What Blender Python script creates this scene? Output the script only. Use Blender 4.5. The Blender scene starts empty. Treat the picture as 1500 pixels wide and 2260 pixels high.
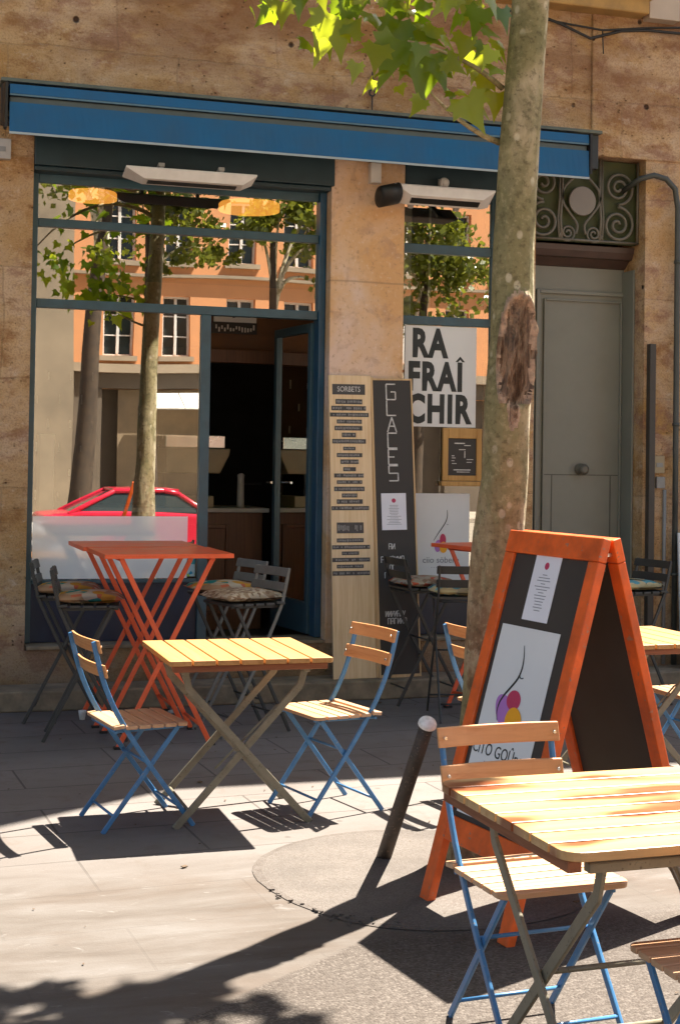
import bpy, bmesh, math, random
from mathutils import Vector, Matrix
S = bpy.context.scene
C = S.collection
R = math.radians
random.seed(7)

# ------------------------------------------------------------------ camera, sky, sun, exposure
CAM_POS = Vector((-2.91684, -9.51286, 1.6))
CAM_R = Vector((0.95585936, -0.29342669, 0.01528595))
CAM_U = Vector((-0.02085179, -0.01584953, 0.99965694))
CAM_F = Vector((0.29308376, 0.95585018, 0.0212684))
cd = bpy.data.cameras.new('camera')
cam = bpy.data.objects.new('camera', cd)
C.objects.link(cam)
cam.matrix_world = Matrix(((CAM_R.x, CAM_U.x, -CAM_F.x, CAM_POS.x), (CAM_R.y, CAM_U.y, -CAM_F.y, CAM_POS.y),
                           (CAM_R.z, CAM_U.z, -CAM_F.z, CAM_POS.z), (0, 0, 0, 1)))
cd.sensor_fit = 'VERTICAL'
cd.sensor_height = 36
cd.lens = 3190 / 2260 * 36
cd.shift_y = -(1130 - 948.2) / 2260
cd.clip_start = 0.05
cd.clip_end = 2000
S.camera = cam

TO_SUN = Vector((0.55, 0.35, 1)).normalized()
w = bpy.data.worlds.new('World')
S.world = w
w.use_nodes = True
nt = w.node_tree
bg = nt.nodes['Background']
sky = nt.nodes.new('ShaderNodeTexSky')
sky.sky_type = 'NISHITA'
sky.sun_disc = False
sky.sun_elevation = math.asin(TO_SUN.z)
sky.sun_rotation = math.atan2(TO_SUN.x, TO_SUN.y)
sky.dust_density = 2.0
nt.links.new(sky.outputs[0], bg.inputs[0])
bg.inputs[1].default_value = 0.05
sd = bpy.data.lights.new('sun', 'SUN')
sd.energy = 5.0
sd.angle = R(0.5)
sd.color = (1, 0.955, 0.88)
sun = bpy.data.objects.new('sun', sd)
C.objects.link(sun)
sun.rotation_euler = TO_SUN.to_track_quat('Z', 'Y').to_euler()
sun.location = TO_SUN * 40
S.view_settings.view_transform = 'Standard'
S.view_settings.look = 'None'
S.view_settings.exposure = 2.25
S.view_settings.use_white_balance = True
S.view_settings.white_balance_temperature = 6800
S.view_settings.white_balance_tint = 10
S.view_settings.gamma = 1
S.cycles.max_bounces = 10
S.cycles.transparent_max_bounces = 16
S.cycles.glossy_bounces = 5
S.cycles.caustics_reflective = False
S.cycles.caustics_refractive = False
S.cycles.use_denoising = True


def ray(px, py):
    return CAM_F + CAM_R * ((px - 750) / 3190) + CAM_U * ((948.2 - py) / 3190)


def atY(px, py, Y):
    d = ray(px, py)
    return CAM_POS + d * ((Y - CAM_POS.y) / d.y)


def atZ(px, py, z):
    d = ray(px, py)
    return CAM_POS + d * ((z - CAM_POS.z) / d.z)


def atD(px, py, dep):
    return CAM_POS + ray(px, py) * dep


# ------------------------------------------------------------------ materials
class Mat:
    def __init__(s, name):
        s.m = bpy.data.materials.new(name)
        s.m.use_nodes = True
        s.t = s.m.node_tree
        s.b = s.t.nodes['Principled BSDF']
        s.out = s.t.nodes['Material Output']
        s._co = None

    def n(s, typ, **kw):
        o = s.t.nodes.new(typ)
        for k, v in kw.items():
            if k.startswith('i_'):
                key = k[2:]
                key = int(key) if key.isdigit() else key.replace('_', ' ')
                s.setin(o, key, v)
            else:
                setattr(o, k, v)
        return o

    def setin(s, o, key, v):
        if hasattr(v, 'is_output'):
            s.t.links.new(v, o.inputs[key])
        else:
            o.inputs[key].default_value = v

    def co(s):
        if s._co is None:
            s._co = s.n('ShaderNodeTexCoord').outputs['Object']
        return s._co

    def mapped(s, scale=(1, 1, 1), rot=(0, 0, 0), loc=(0, 0, 0)):
        mp = s.n('ShaderNodeMapping')
        s.t.links.new(s.co(), mp.inputs[0])
        mp.inputs['Scale'].default_value = scale
        mp.inputs['Rotation'].default_value = rot
        mp.inputs['Location'].default_value = loc
        return mp.outputs[0]

    def noise(s, scale, detail=4, rough=0.55, vec=None, dist=0):
        o = s.n('ShaderNodeTexNoise', i_Scale=scale, i_Detail=detail, i_Roughness=rough, i_Distortion=dist)
        s.t.links.new(vec if vec is not None else s.co(), o.inputs['Vector'])
        return o.outputs[0]

    def ramp(s, fac, stops, interp='LINEAR'):
        o = s.n('ShaderNodeValToRGB')
        o.color_ramp.interpolation = interp
        e = o.color_ramp.elements
        while len(e) < len(stops):
            e.new(0.5)
        for el, (p, c) in zip(e, stops):
            el.position = p
            if not isinstance(c, (tuple, list)):
                c = (c, c, c)
            el.color = (*c[:3], 1)
        s.t.links.new(fac, o.inputs[0])
        return o.outputs[0]

    def mix(s, fac, a, b, mode='MIX'):
        o = s.n('ShaderNodeMixRGB', blend_type=mode)
        for k, v in ((0, fac), (1, a), (2, b)):
            if isinstance(v, (tuple, list)):
                v = (*v[:3], 1)
            s.setin(o, k, v)
        return o.outputs[0]

    def math(s, op, a, b=0.0, c=None):
        o = s.n('ShaderNodeMath', operation=op)
        s.setin(o, 0, a)
        s.setin(o, 1, b)
        if c is not None:
            s.setin(o, 2, c)
        return o.outputs[0]

    def sep(s, vec=None):
        o = s.n('ShaderNodeSeparateXYZ')
        s.t.links.new(vec if vec is not None else s.co(), o.inputs[0])
        return o.outputs

    def col(s, v):
        s.setin(s.b, 'Base Color', (*v[:3], 1) if isinstance(v, (tuple, list)) else v)

    def set(s, rough=None, metal=None, spec=None):
        if rough is not None:
            s.setin(s.b, 'Roughness', rough)
        if metal is not None:
            s.setin(s.b, 'Metallic', metal)
        if spec is not None:
            s.setin(s.b, 'Specular IOR Level', spec)

    def bump(s, h, strength=0.3, dist=0.01):
        o = s.n('ShaderNodeBump', i_Strength=strength, i_Distance=dist)
        s.t.links.new(h, o.inputs['Height'])
        s.t.links.new(o.outputs[0], s.b.inputs['Normal'])


def paint(name, c, rough=0.45, var=0.25, scale=14, metal=0.0, chips=None, bump=0.08):
    m = Mat(name)
    n1 = m.noise(scale, 5, 0.6)
    dark = tuple(x * (1 - var) for x in c)
    lite = tuple(min(1, x * (1 + var * 0.6)) for x in c)
    colr = m.ramp(n1, [(0.3, dark), (0.7, lite)])
    if chips:
        n2 = m.noise(scale * 5, 3, 0.7)
        colr = m.mix(m.ramp(n2, [(0.63, 0.0), (0.66, 1.0)]), colr, chips)
    m.col(colr)
    m.setin(m.b, 'Roughness', m.ramp(n1, [(0.3, rough * 0.8), (0.7, min(1, rough * 1.2))]))
    m.set(metal=metal)
    if bump:
        m.bump(m.noise(scale * 6, 3), bump, 0.003)
    return m.m


def wood(name, c1, c2, axis='x', rough=0.4, grain=1.0, knots=False, blotch=None):
    m = Mat(name)
    sc = {'x': (1.2, 22, 22), 'y': (22, 1.2, 22), 'z': (22, 22, 1.2)}[axis]
    v = m.mapped(scale=sc)
    g = m.noise(2.2 * grain, 6, 0.65, v, 0.4)
    colr = m.ramp(g, [(0.3, c2), (0.52, c1), (0.75, tuple(min(1, x * 1.12) for x in c1))])
    sc2 = {'x': (0.4, 9.2, 1), 'y': (9.2, 0.4, 1), 'z': (9, 9, 0.4)}[axis]
    big = m.noise(1.6, 2, 0.5, m.mapped(scale=sc2))
    colr = m.mix(m.ramp(big, [(0.35, 0.0), (0.7, 0.45)]), colr, c2)
    if blotch:
        bn = m.noise(1.0, 2, 0.4, m.mapped(scale={'x': (2.2, 7, 3), 'y': (7, 2.2, 3), 'z': (7, 7, 2)}[axis]))
        colr = m.mix(m.ramp(bn, [(0.51, 0.0), (0.60, 0.95)]), colr, blotch)
    if knots:
        vo = m.n('ShaderNodeTexVoronoi', i_Scale=5.0)
        m.t.links.new(m.mapped(scale=(1.2, 1.2, 0.8)), vo.inputs['Vector'])
        colr = m.mix(m.ramp(vo.outputs['Distance'], [(0.03, 0.9), (0.11, 0.0)]), colr, tuple(x * 0.3 for x in c2))
    m.col(colr)
    m.setin(m.b, 'Roughness', m.ramp(g, [(0.2, rough * 1.3), (0.8, rough * 0.8)]))
    m.bump(g, 0.12, 0.004)
    return m.m


def stone_mat():
    m = Mat('facade_stone')
    xyz = m.sep()
    comb = m.n('ShaderNodeCombineXYZ')
    dn = m.noise(1.3, 3, 0.5)
    m.t.links.new(m.math('ADD', xyz[0], m.math('MULTIPLY', dn, 0.16)), comb.inputs[0])
    m.t.links.new(m.math('ADD', xyz[2], m.math('MULTIPLY', dn, 0.12)), comb.inputs[1])
    br = m.n('ShaderNodeTexBrick', offset=0.37, i_Scale=1.0, i_Mortar_Size=0.010, i_Mortar_Smooth=0.9,
             i_Brick_Width=1.1, i_Row_Height=0.72, i_Bias=0.0)
    br.inputs['Color1'].default_value = (0.2, 0.2, 0.2, 1)
    br.inputs['Color2'].default_value = (0.8, 0.8, 0.8, 1)
    br.inputs['Mortar'].default_value = (0.5, 0.5, 0.5, 1)
    m.t.links.new(comb.outputs[0], br.inputs['Vector'])
    n1 = m.noise(1.3, 8, 0.62, m.mapped(scale=(0.85, 1, 1.1)), 0.2)
    n2 = m.noise(3.4, 10, 0.74, m.mapped(scale=(0.8, 1, 1.3)), 0.2)
    n3 = m.noise(11, 9, 0.78, m.mapped(scale=(0.8, 1, 1.25)))
    n4 = m.noise(75, 5, 0.75)
    base = m.ramp(n1, [(0.38, (0.57, 0.33, 0.125)), (0.46, (0.69, 0.46, 0.24)), (0.53, (0.72, 0.53, 0.36)), (0.62, (0.62, 0.37, 0.13))])
    base = m.mix(0.45, base, m.ramp(br.outputs['Color'], [(0.2, (0.60, 0.40, 0.24)), (0.8, (0.38, 0.20, 0.075))]))
    stain = m.ramp(n2, [(0.50, 0.0), (0.585, 0.65)])
    base = m.mix(stain, base, m.mix(m.ramp(n1, [(0.45, 0.0), (0.55, 1.0)]), (0.30, 0.125, 0.04), (0.31, 0.15, 0.115)))
    base = m.mix(m.ramp(n3, [(0.54, 0.0), (0.64, 0.55)]), base, (0.24, 0.115, 0.045))
    base = m.mix(m.ramp(n3, [(0.36, 0.7), (0.45, 0.0)]), base, (0.68, 0.52, 0.38))
    base = m.mix(m.ramp(n4, [(0.35, 0.5), (0.5, 0.0)]), base, (0.20, 0.10, 0.045))
    base = m.mix(m.ramp(n4, [(0.58, 0.0), (0.7, 0.5)]), base, (0.66, 0.48, 0.33))
    # brown staining on the upper wall, deepened with a vignette painted into the colour
    up = m.ramp(m.math('MULTIPLY', xyz[2], 0.2), [(0.72, 0.0), (0.93, 0.8)])
    st2 = m.noise(1.4, 5, 0.6, m.mapped(scale=(0.45, 1, 1.7)))
    base = m.mix(m.math('MULTIPLY', up, m.ramp(st2, [(0.44, 0.15), (0.56, 1.0)])), base, (0.22, 0.095, 0.04))
    # darker brown towards the pavement
    lo = m.ramp(m.math('ADD', xyz[2], m.math('MULTIPLY', n2, 0.4)), [(0.30, 0.7), (0.85, 0.0)])
    base = m.mix(lo, base, (0.10, 0.075, 0.05))
    # small pits
    vo = m.n('ShaderNodeTexVoronoi', i_Scale=4.2)
    m.t.links.new(m.co(), vo.inputs['Vector'])
    pit = m.ramp(vo.outputs['Distance'], [(0.06, 1.0), (0.10, 0.0)])
    pit = m.math('MULTIPLY', pit, m.ramp(m.noise(1.7, 1), [(0.46, 0.0), (0.5, 1.0)]))
    vo2 = m.n('ShaderNodeTexVoronoi', i_Scale=23.0)
    m.t.links.new(m.mapped(scale=(1, 1, 1.4)), vo2.inputs['Vector'])
    pk = m.ramp(vo2.outputs['Distance'], [(0.10, 1.0), (0.20, 0.0)])
    pk = m.math('MULTIPLY', pk, m.ramp(n3, [(0.515, 0.0), (0.59, 0.8)]))
    base = m.mix(pk, base, (0.17, 0.085, 0.045))
    pit = m.math('MAXIMUM', pit, m.math('MULTIPLY', pk, 0.5))
    base = m.mix(pit, base, (0.07, 0.035, 0.02))
    mort = m.ramp(br.outputs['Fac'], [(0.2, 0.0), (0.9, 0.2)])
    base = m.mix(mort, base, (0.16, 0.10, 0.06))
    m.col(base)
    m.set(rough=0.9, spec=0.2)
    h = m.math('ADD', m.math('MULTIPLY', n2, 0.7), m.math('MULTIPLY', n3, 0.5))
    h = m.math('ADD', h, m.math('MULTIPLY', n4, 0.25))
    h = m.math('SUBTRACT', h, m.math('MULTIPLY', mort, 0.5))
    h = m.math('SUBTRACT', h, m.math('MULTIPLY', pit, 1.2))
    m.bump(h, 1.0, 0.035)
    return m.m


def pier_mat():
    m = Mat('pier_stone')
    n1 = m.noise(1.6, 5, 0.55, None, 0.4)
    n2 = m.noise(7, 6, 0.6, None, 0.5)
    n3 = m.noise(30, 5, 0.7)
    base = m.ramp(n1, [(0.40, (0.66, 0.38, 0.18)), (0.5, (0.69, 0.46, 0.29)), (0.6, (0.71, 0.52, 0.41))])
    base = m.mix(m.ramp(n2, [(0.54, 0.0), (0.64, 0.4)]), base, (0.42, 0.26, 0.19))
    base = m.mix(m.ramp(n3, [(0.56, 0.0), (0.66, 0.55)]), base, (0.34, 0.20, 0.12))
    base = m.mix(m.ramp(n3, [(0.34, 0.5), (0.43, 0.0)]), base, (0.78, 0.62, 0.48))
    xyz = m.sep()
    jz = m.math('ABSOLUTE', m.math('SUBTRACT', xyz[2], m.math('ADD', 2.83, m.math('MULTIPLY', n1, 0.02))))
    base = m.mix(m.ramp(jz, [(0.002, 0.5), (0.009, 0.0)]), base, (0.25, 0.15, 0.09))
    vo = m.n('ShaderNodeTexVoronoi', i_Scale=4.0)
    m.t.links.new(m.co(), vo.inputs['Vector'])
    pit = m.ramp(vo.outputs['Distance'], [(0.05, 1.0), (0.075, 0.0)])
    pit = m.math('MULTIPLY', pit, m.ramp(m.noise(2.2, 1), [(0.5, 0.0), (0.56, 1.0)]))
    base = m.mix(pit, base, (0.13, 0.06, 0.03))
    m.col(base)
    m.set(rough=0.88, spec=0.2)
    m.bump(m.math('SUBTRACT', m.math('ADD', n2, m.math('MULTIPLY', n3, 0.5)), pit), 0.35, 0.012)
    return m.m


def ground_mat():
    m = Mat('pavement_slabs')
    v = m.mapped(rot=(0, 0, R(-4)), loc=(0.55, 0.07, 0))
    br = m.n('ShaderNodeTexBrick', offset=0.43, i_Scale=1.0, i_Mortar_Size=0.006, i_Mortar_Smooth=0.3,
             i_Brick_Width=0.95, i_Row_Height=0.435, i_Bias=0.0)
    br.inputs['Color1'].default_value = (0.3, 0.3, 0.3, 1)
    br.inputs['Color2'].default_value = (0.7, 0.7, 0.7, 1)
    m.t.links.new(v, br.inputs['Vector'])
    xyz = m.sep()
    n1 = m.noise(1.5, 6, 0.6, m.mapped(scale=(0.6, 1.5, 1)), 0.5)
    n2 = m.noise(7, 7, 0.65, None, 0.6)
    n3 = m.noise(90, 4, 0.7)
    n5 = m.noise(260, 3, 0.8)
    slab = m.ramp(n1, [(0.3, (0.125, 0.106, 0.094)), (0.5, (0.152, 0.133, 0.122)), (0.7, (0.17, 0.153, 0.143))])
    slab = m.mix(0.2, slab, m.ramp(br.outputs['Color'], [(0.3, (0.12, 0.105, 0.092)), (0.7, (0.17, 0.15, 0.136))]))
    slab = m.mix(m.ramp(n2, [(0.52, 0.0), (0.72, 0.5)]), slab, (0.105, 0.078, 0.06))
    slab = m.mix(m.ramp(n3, [(0.55, 0.0), (0.8, 0.5)]), slab, (0.088, 0.075, 0.066))
    # sandy worn strip towards the camera where the joints are filled with dirt
    sand = m.ramp(m.math('ADD', xyz[1], m.math('MULTIPLY', n1, 0.5)), [(0.0, 0.8), (1.0, 0.0)])
    mr = m.n('ShaderNodeMapRange', i_From_Min=-4.15, i_From_Max=-3.35, i_To_Min=1.0, i_To_Max=0.0)
    m.t.links.new(m.math('ADD', xyz[1], m.math('MULTIPLY', n2, 0.12)), mr.inputs[0])
    sandm = m.math('MULTIPLY', mr.outputs[0], 0.9)
    sandc = m.ramp(m.noise(3.0, 7, 0.65, m.mapped(scale=(0.5, 1.7, 1)), 0.4), [(0.34, (0.070, 0.056, 0.045)), (0.45, (0.090, 0.075, 0.063)), (0.55, (0.105, 0.09, 0.078)), (0.68, (0.128, 0.115, 0.105))])
    slab = m.mix(sandm, slab, sandc)
    dp = m.noise(1.1, 6, 0.65, m.mapped(scale=(0.8, 1.8, 1)), 0.4)
    slab = m.mix(m.math('MULTIPLY', m.ramp(dp, [(0.48, 0.0), (0.64, 0.35)]), mr.outputs[0]), slab, (0.085, 0.055, 0.036))
    # white scuffs
    sc = m.noise(5.5, 5, 0.7, m.mapped(scale=(1, 2.6, 1), rot=(0, 0, 0.4)), 1.2)
    slab = m.mix(m.math('MULTIPLY', m.ramp(sc, [(0.62, 0.0), (0.72, 0.45)]), mr.outputs[0]), slab, (0.22, 0.21, 0.20))
    gv = m.n('ShaderNodeTexVoronoi', i_Scale=3.1)
    m.t.links.new(m.co(), gv.inputs['Vector'])
    slab = m.mix(m.ramp(gv.outputs['Distance'], [(0.035, 0.6), (0.05, 0.0)]), slab, (0.07, 0.06, 0.052))
    jn = m.ramp(br.outputs['Fac'], [(0.1, 0.0), (0.9, 0.6)])
    jn = m.math('MULTIPLY', jn, m.math('SUBTRACT', 1.0, m.math('MULTIPLY', mr.outputs[0], 0.85)))
    slab = m.mix(jn, slab, (0.04, 0.033, 0.028))
    # coarse aggregate asphalt patch near the camera
    e = m.math('SUBTRACT', m.math('MULTIPLY', m.math('ADD', xyz[0], 1.487), 0.744), m.math('ADD', xyz[1], 4.963))
    em = m.ramp(m.math('ADD', m.math('MULTIPLY', e, 12.0), m.math('MULTIPLY', n2, 0.6)), [(0.25, 0.0), (0.55, 1.0)])
    lowy = m.n('ShaderNodeMapRange', i_From_Min=-4.95, i_From_Max=-4.75, i_To_Min=1.0, i_To_Max=0.0)
    m.t.links.new(xyz[1], lowy.inputs[0])
    em = m.math('MULTIPLY', em, lowy.outputs[0])
    agg = m.n('ShaderNodeTexVoronoi', i_Scale=125.0)
    m.t.links.new(m.co(), agg.inputs['Vector'])
    ac = m.sep(agg.outputs['Color'])
    aspc = m.ramp(ac[0], [(0.0, (0.052, 0.041, 0.033)), (0.35, (0.073, 0.059, 0.049)), (0.7, (0.09, 0.074, 0.062)), (1.0, (0.13, 0.11, 0.094))])
    aspc = m.mix(m.ramp(n1, [(0.35, 0.0), (0.7, 0.4)]), aspc, (0.06, 0.046, 0.037))
    slab = m.mix(em, slab, aspc)
    m.col(slab)
    m.set(rough=0.86, spec=0.25)
    h = m.math('ADD', m.math('MULTIPLY', n2, 0.25), m.math('MULTIPLY', n3, 0.3))
    h = m.math('SUBTRACT', h, m.math('MULTIPLY', jn, 0.9))
    h = m.math('SUBTRACT', h, m.math('MULTIPLY', m.math('MULTIPLY', agg.outputs['Distance'], em), 0.9))
    m.bump(h, 0.5, 0.008)
    return m.m


def asphalt_mat(name, cs, scale=120):
    m = Mat(name)
    agg = m.n('ShaderNodeTexVoronoi', i_Scale=scale)
    m.t.links.new(m.co(), agg.inputs['Vector'])
    ac = m.sep(agg.outputs['Color'])
    c = m.ramp(ac[0], [(i / (len(cs) - 1), x) for i, x in enumerate(cs)])
    n = m.noise(4, 5, 0.6)
    c = m.mix(m.ramp(n, [(0.4, 0.0), (0.7, 0.5)]), c, tuple(x * 0.6 for x in cs[1]))
    m.col(c)
    m.set(rough=0.92, spec=0.2)
    m.bump(m.math('SUBTRACT', n, agg.outputs['Distance']), 0.5, 0.006)
    return m.m


def bark_mat():
    m = Mat('plane_bark')
    n1 = m.noise(2.2, 5, 0.6, m.mapped(scale=(1, 1, 0.6)), 0.6)
    n2 = m.noise(9, 6, 0.6, m.mapped(scale=(1, 1, 0.55)), 0.4)
    n3 = m.noise(34, 5, 0.7)
    c = m.ramp(n1, [(0.42, (0.22, 0.19, 0.09)), (0.5, (0.33, 0.27, 0.15)), (0.58, (0.42, 0.34, 0.22))])
    c = m.mix(m.ramp(n2, [(0.40, 0.6), (0.50, 0.0)]), c, (0.15, 0.135, 0.065))
    # pale peeled plates
    v = m.n('ShaderNodeTexVoronoi', i_Scale=16.0, i_Randomness=1.0)
    m.t.links.new(m.mapped(scale=(1, 1, 0.7)), v.inputs['Vector'])
    vm = m.ramp(v.outputs['Distance'], [(0.17, 1.0), (0.25, 0.0)])
    vm = m.math('MULTIPLY', vm, m.ramp(m.noise(3.0, 2), [(0.48, 0.0), (0.53, 1.0)]))
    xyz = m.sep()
    # sunlit rim painted into the bark: extra pale patches on the right side
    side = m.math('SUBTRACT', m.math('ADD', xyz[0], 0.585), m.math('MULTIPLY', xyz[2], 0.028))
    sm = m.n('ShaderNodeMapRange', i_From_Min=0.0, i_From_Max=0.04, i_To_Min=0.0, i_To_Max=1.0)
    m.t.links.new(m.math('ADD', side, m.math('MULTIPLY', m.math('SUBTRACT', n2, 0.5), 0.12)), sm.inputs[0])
    sunrim = m.math('MULTIPLY', sm.outputs[0], m.ramp(m.noise(14, 4, 0.6, m.mapped(scale=(1, 1, 0.45))), [(0.42, 0.0), (0.5, 1.0)]))
    c = m.mix(m.math('MAXIMUM', m.math('MULTIPLY', vm, 0.55), sunrim), c, (0.66, 0.58, 0.42))
    low = m.ramp(m.math('ADD', xyz[2], m.math('MULTIPLY', n2, 0.5)), [(0.9, 0.75), (1.0, 0.0)])
    mr = m.n('ShaderNodeMapRange', i_From_Min=0.9, i_From_Max=1.75, i_To_Min=1.0, i_To_Max=0.0)
    m.t.links.new(xyz[2], mr.inputs[0])
    rough_low = m.math('MULTIPLY', mr.outputs[0], m.ramp(n2, [(0.45, 0.0), (0.53, 1.0)]))
    c = m.mix(m.math('MULTIPLY', rough_low, 0.85), c, (0.16, 0.085, 0.04))
    c = m.mix(m.ramp(n3, [(0.54, 0.0), (0.62, 0.55)]), c, (0.08, 0.06, 0.03))
    c = m.mix(m.ramp(n3, [(0.38, 0.4), (0.45, 0.0)]), c, (0.42, 0.35, 0.2))
    m.col(c)
    m.set(rough=0.8, spec=0.25)
    m.bump(m.math('ADD', m.math('MULTIPLY', n3, 0.4), m.math('ADD', m.math('MULTIPLY', vm, -0.3), n2)), 0.5, 0.012)
    return m.m


def wound_mat():
    m = Mat('bare_wound_wood')
    n1 = m.noise(9, 7, 0.7, m.mapped(scale=(2.2, 2.2, 0.5)), 1.0)
    n2 = m.noise(40, 5, 0.7, m.mapped(scale=(1, 1, 0.5)))
    c = m.ramp(n1, [(0.34, (0.06, 0.036, 0.022)), (0.43, (0.17, 0.105, 0.065)), (0.51, (0.36, 0.25, 0.165)), (0.58, (0.20, 0.14, 0.10)), (0.70, (0.08, 0.055, 0.042))])
    c = m.mix(m.ramp(n2, [(0.6, 0.0), (0.72, 0.7)]), c, (0.36, 0.25, 0.17))
    m.col(c)
    m.set(rough=0.95, spec=0.1)
    m.bump(m.math('ADD', n1, n2), 0.9, 0.03)
    return m.m


def leaf_mat(name, c1, c2, trans, tmix=0.45):
    m = Mat(name)
    n = m.noise(3.0, 3, 0.6)
    v = m.noise(45, 3, 0.6)
    c = m.ramp(n, [(0.3, c1), (0.7, c2)])
    c = m.mix(m.ramp(v, [(0.4, 0.0), (0.7, 0.35)]), c, tuple(x * 0.6 for x in c1))
    m.col(c)
    m.set(rough=0.27, spec=0.6)
    tr = m.n('ShaderNodeBsdfTranslucent')
    tr.inputs[0].default_value = (*trans, 1)
    mx = m.n('ShaderNodeMixShader')
    mx.inputs[0].default_value = tmix
    m.t.links.new(m.b.outputs[0], mx.inputs[1])
    m.t.links.new(tr.outputs[0], mx.inputs[2])
    m.t.links.new(mx.outputs[0], m.out.inputs[0])
    return m.m


def glass_mat(name, refl=0.4, tint=(0.75, 0.78, 0.72), rough=0.0, wav=0.02):
    m = Mat(name)
    m.t.nodes.remove(m.b)
    tr = m.n('ShaderNodeBsdfTransparent')
    tr.inputs[0].default_value = (*tint, 1)
    gl = m.n('ShaderNodeBsdfGlossy')
    gl.inputs['Roughness'].default_value = rough
    gl.inputs['Color'].default_value = (0.97, 0.97, 0.93, 1)
    b = m.n('ShaderNodeBump', i_Strength=wav, i_Distance=0.05)
    m.t.links.new(m.noise(0.7, 1, 0.4), b.inputs['Height'])
    m.t.links.new(b.outputs[0], gl.inputs['Normal'])
    lw = m.n('ShaderNodeFresnel', i_IOR=1.5)
    f = m.math('ADD', refl, m.math('MULTIPLY', lw.outputs[0], 0.9))
    mx = m.n('ShaderNodeMixShader')
    m.t.links.new(f, mx.inputs[0])
    m.t.links.new(tr.outputs[0], mx.inputs[1])
    m.t.links.new(gl.outputs[0], mx.inputs[2])
    m.t.links.new(mx.outputs[0], m.out.inputs[0])
    return m.m


def clear_mat(name):
    m = Mat(name)
    m.t.nodes.remove(m.b)
    tr = m.n('ShaderNodeBsdfTransparent')
    m.t.links.new(tr.outputs[0], m.out.inputs[0])
    return m.m


def emit_mat(name, c, e, strength):
    m = Mat(name)
    m.col(c)
    m.b.inputs['Emission Color'].default_value = (*e, 1)
    m.b.inputs['Emission Strength'].default_value = strength
    return m.m


def fabric_mat(name, cols, scale=18):
    m = Mat(name)
    v = m.n('ShaderNodeTexVoronoi', i_Scale=scale)
    m.t.links.new(m.co(), v.inputs['Vector'])
    k = m.sep(v.outputs['Color'])[0]
    c = m.ramp(k, [(i / len(cols), x) for i, x in enumerate(cols)], 'CONSTANT')
    m.col(c)
    m.set(rough=0.95, spec=0.1)
    m.bump(m.noise(120, 3), 0.25, 0.004)
    return m.m


M = {}
M['stone'] = stone_mat()
M['pier'] = pier_mat()
M['ground'] = ground_mat()
M['pit'] = asphalt_mat('pit_gravel', [(0.105, 0.087, 0.074), (0.122, 0.104, 0.091), (0.134, 0.116, 0.102), (0.155, 0.136, 0.122)], 170)
M['pitrim'] = asphalt_mat('pit_rim_dirt', [(0.09, 0.073, 0.061), (0.115, 0.097, 0.084), (0.13, 0.112, 0.10)], 130)
M['road'] = asphalt_mat('road_asphalt', [(0.30, 0.26, 0.21), (0.36, 0.31, 0.25), (0.42, 0.37, 0.30)], 100)
M['litterbrown'] = paint('dry_leaf_bits', (0.10, 0.06, 0.03), 0.9, 0.5, 20)
M['farpave'] = paint('pale_far_paving', (0.42, 0.36, 0.29), 0.9, 0.2, 2)
M['step'] = paint('step_stone', (0.24, 0.185, 0.12), 0.9, 0.45, 9, bump=0.4)
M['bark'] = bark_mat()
M['wound'] = wound_mat()
M['darkbark'] = paint('dark_bark', (0.075, 0.05, 0.032), 0.9, 0.5, 5, bump=0.5)
M['callus'] = paint('callus_bark', (0.40, 0.28, 0.19), 0.85, 0.6, 30, bump=0.8)
M['leaf'] = leaf_mat('leaf_green', (0.028, 0.07, 0.006), (0.055, 0.11, 0.010), (0.34, 0.47, 0.012), 0.5)
M['leafy'] = leaf_mat('leaf_yellow', (0.07, 0.12, 0.012), (0.12, 0.16, 0.016), (0.62, 0.68, 0.03), 0.52)
M['leafr'] = leaf_mat('leaf_far', (0.07, 0.095, 0.016), (0.14, 0.16, 0.022), (0.30, 0.32, 0.03), 0.42)
M['glass'] = glass_mat('shop_glass', 0.34, rough=0.004, wav=0.05)
M['doorglass'] = glass_mat('door_glass', 0.10, (0.8, 0.82, 0.76))
M['winglass'] = glass_mat('window_glass', 0.16, (0.5, 0.52, 0.5))
M['clear'] = clear_mat('glass_edge')
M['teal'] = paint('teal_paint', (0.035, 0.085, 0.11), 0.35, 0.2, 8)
M['blue'] = paint('deep_blue_paint', (0.004, 0.017, 0.045), 0.35, 0.25, 6)
M['jamb'] = paint('jamb_blue_paint', (0.012, 0.07, 0.13), 0.35, 0.25, 6)
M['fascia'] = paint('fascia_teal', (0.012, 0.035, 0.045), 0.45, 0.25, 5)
M['awning'] = paint('awning_canvas', (0.009, 0.10, 0.235), 0.85, 0.18, 4, bump=0.15)
M['awninggrey'] = paint('awning_grey_band', (0.10, 0.125, 0.13), 0.7, 0.2, 6)  # grey bar between the trim and the valance
M['trimblue'] = paint('awning_trim', (0.10, 0.20, 0.29), 0.6, 0.2, 10)
M['hem'] = paint('awning_hem', (0.33, 0.39, 0.42), 0.6, 0.15, 10)
M['casing'] = paint('awning_casing', (0.03, 0.035, 0.035), 0.6, 0.3, 10)
M['flash'] = paint('awning_flashing', (0.13, 0.14, 0.11), 0.7, 0.3, 10)
M['black'] = paint('black_paint', (0.012, 0.011, 0.01), 0.55, 0.3, 12)
M['slate'] = paint('chalkboard', (0.035, 0.030, 0.025), 0.6, 0.3, 3)
M['chalk'] = paint('chalk_white', (0.62, 0.60, 0.56), 0.9, 0.3, 40)
M['inktape'] = paint('label_tape', (0.055, 0.052, 0.05), 0.5, 0.3, 30)
M['inkgrey'] = paint('label_print', (0.26, 0.245, 0.23), 0.7, 0.3, 60)
M['paper'] = paint('white_paper', (0.74, 0.74, 0.78), 0.75, 0.05, 3)
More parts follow.
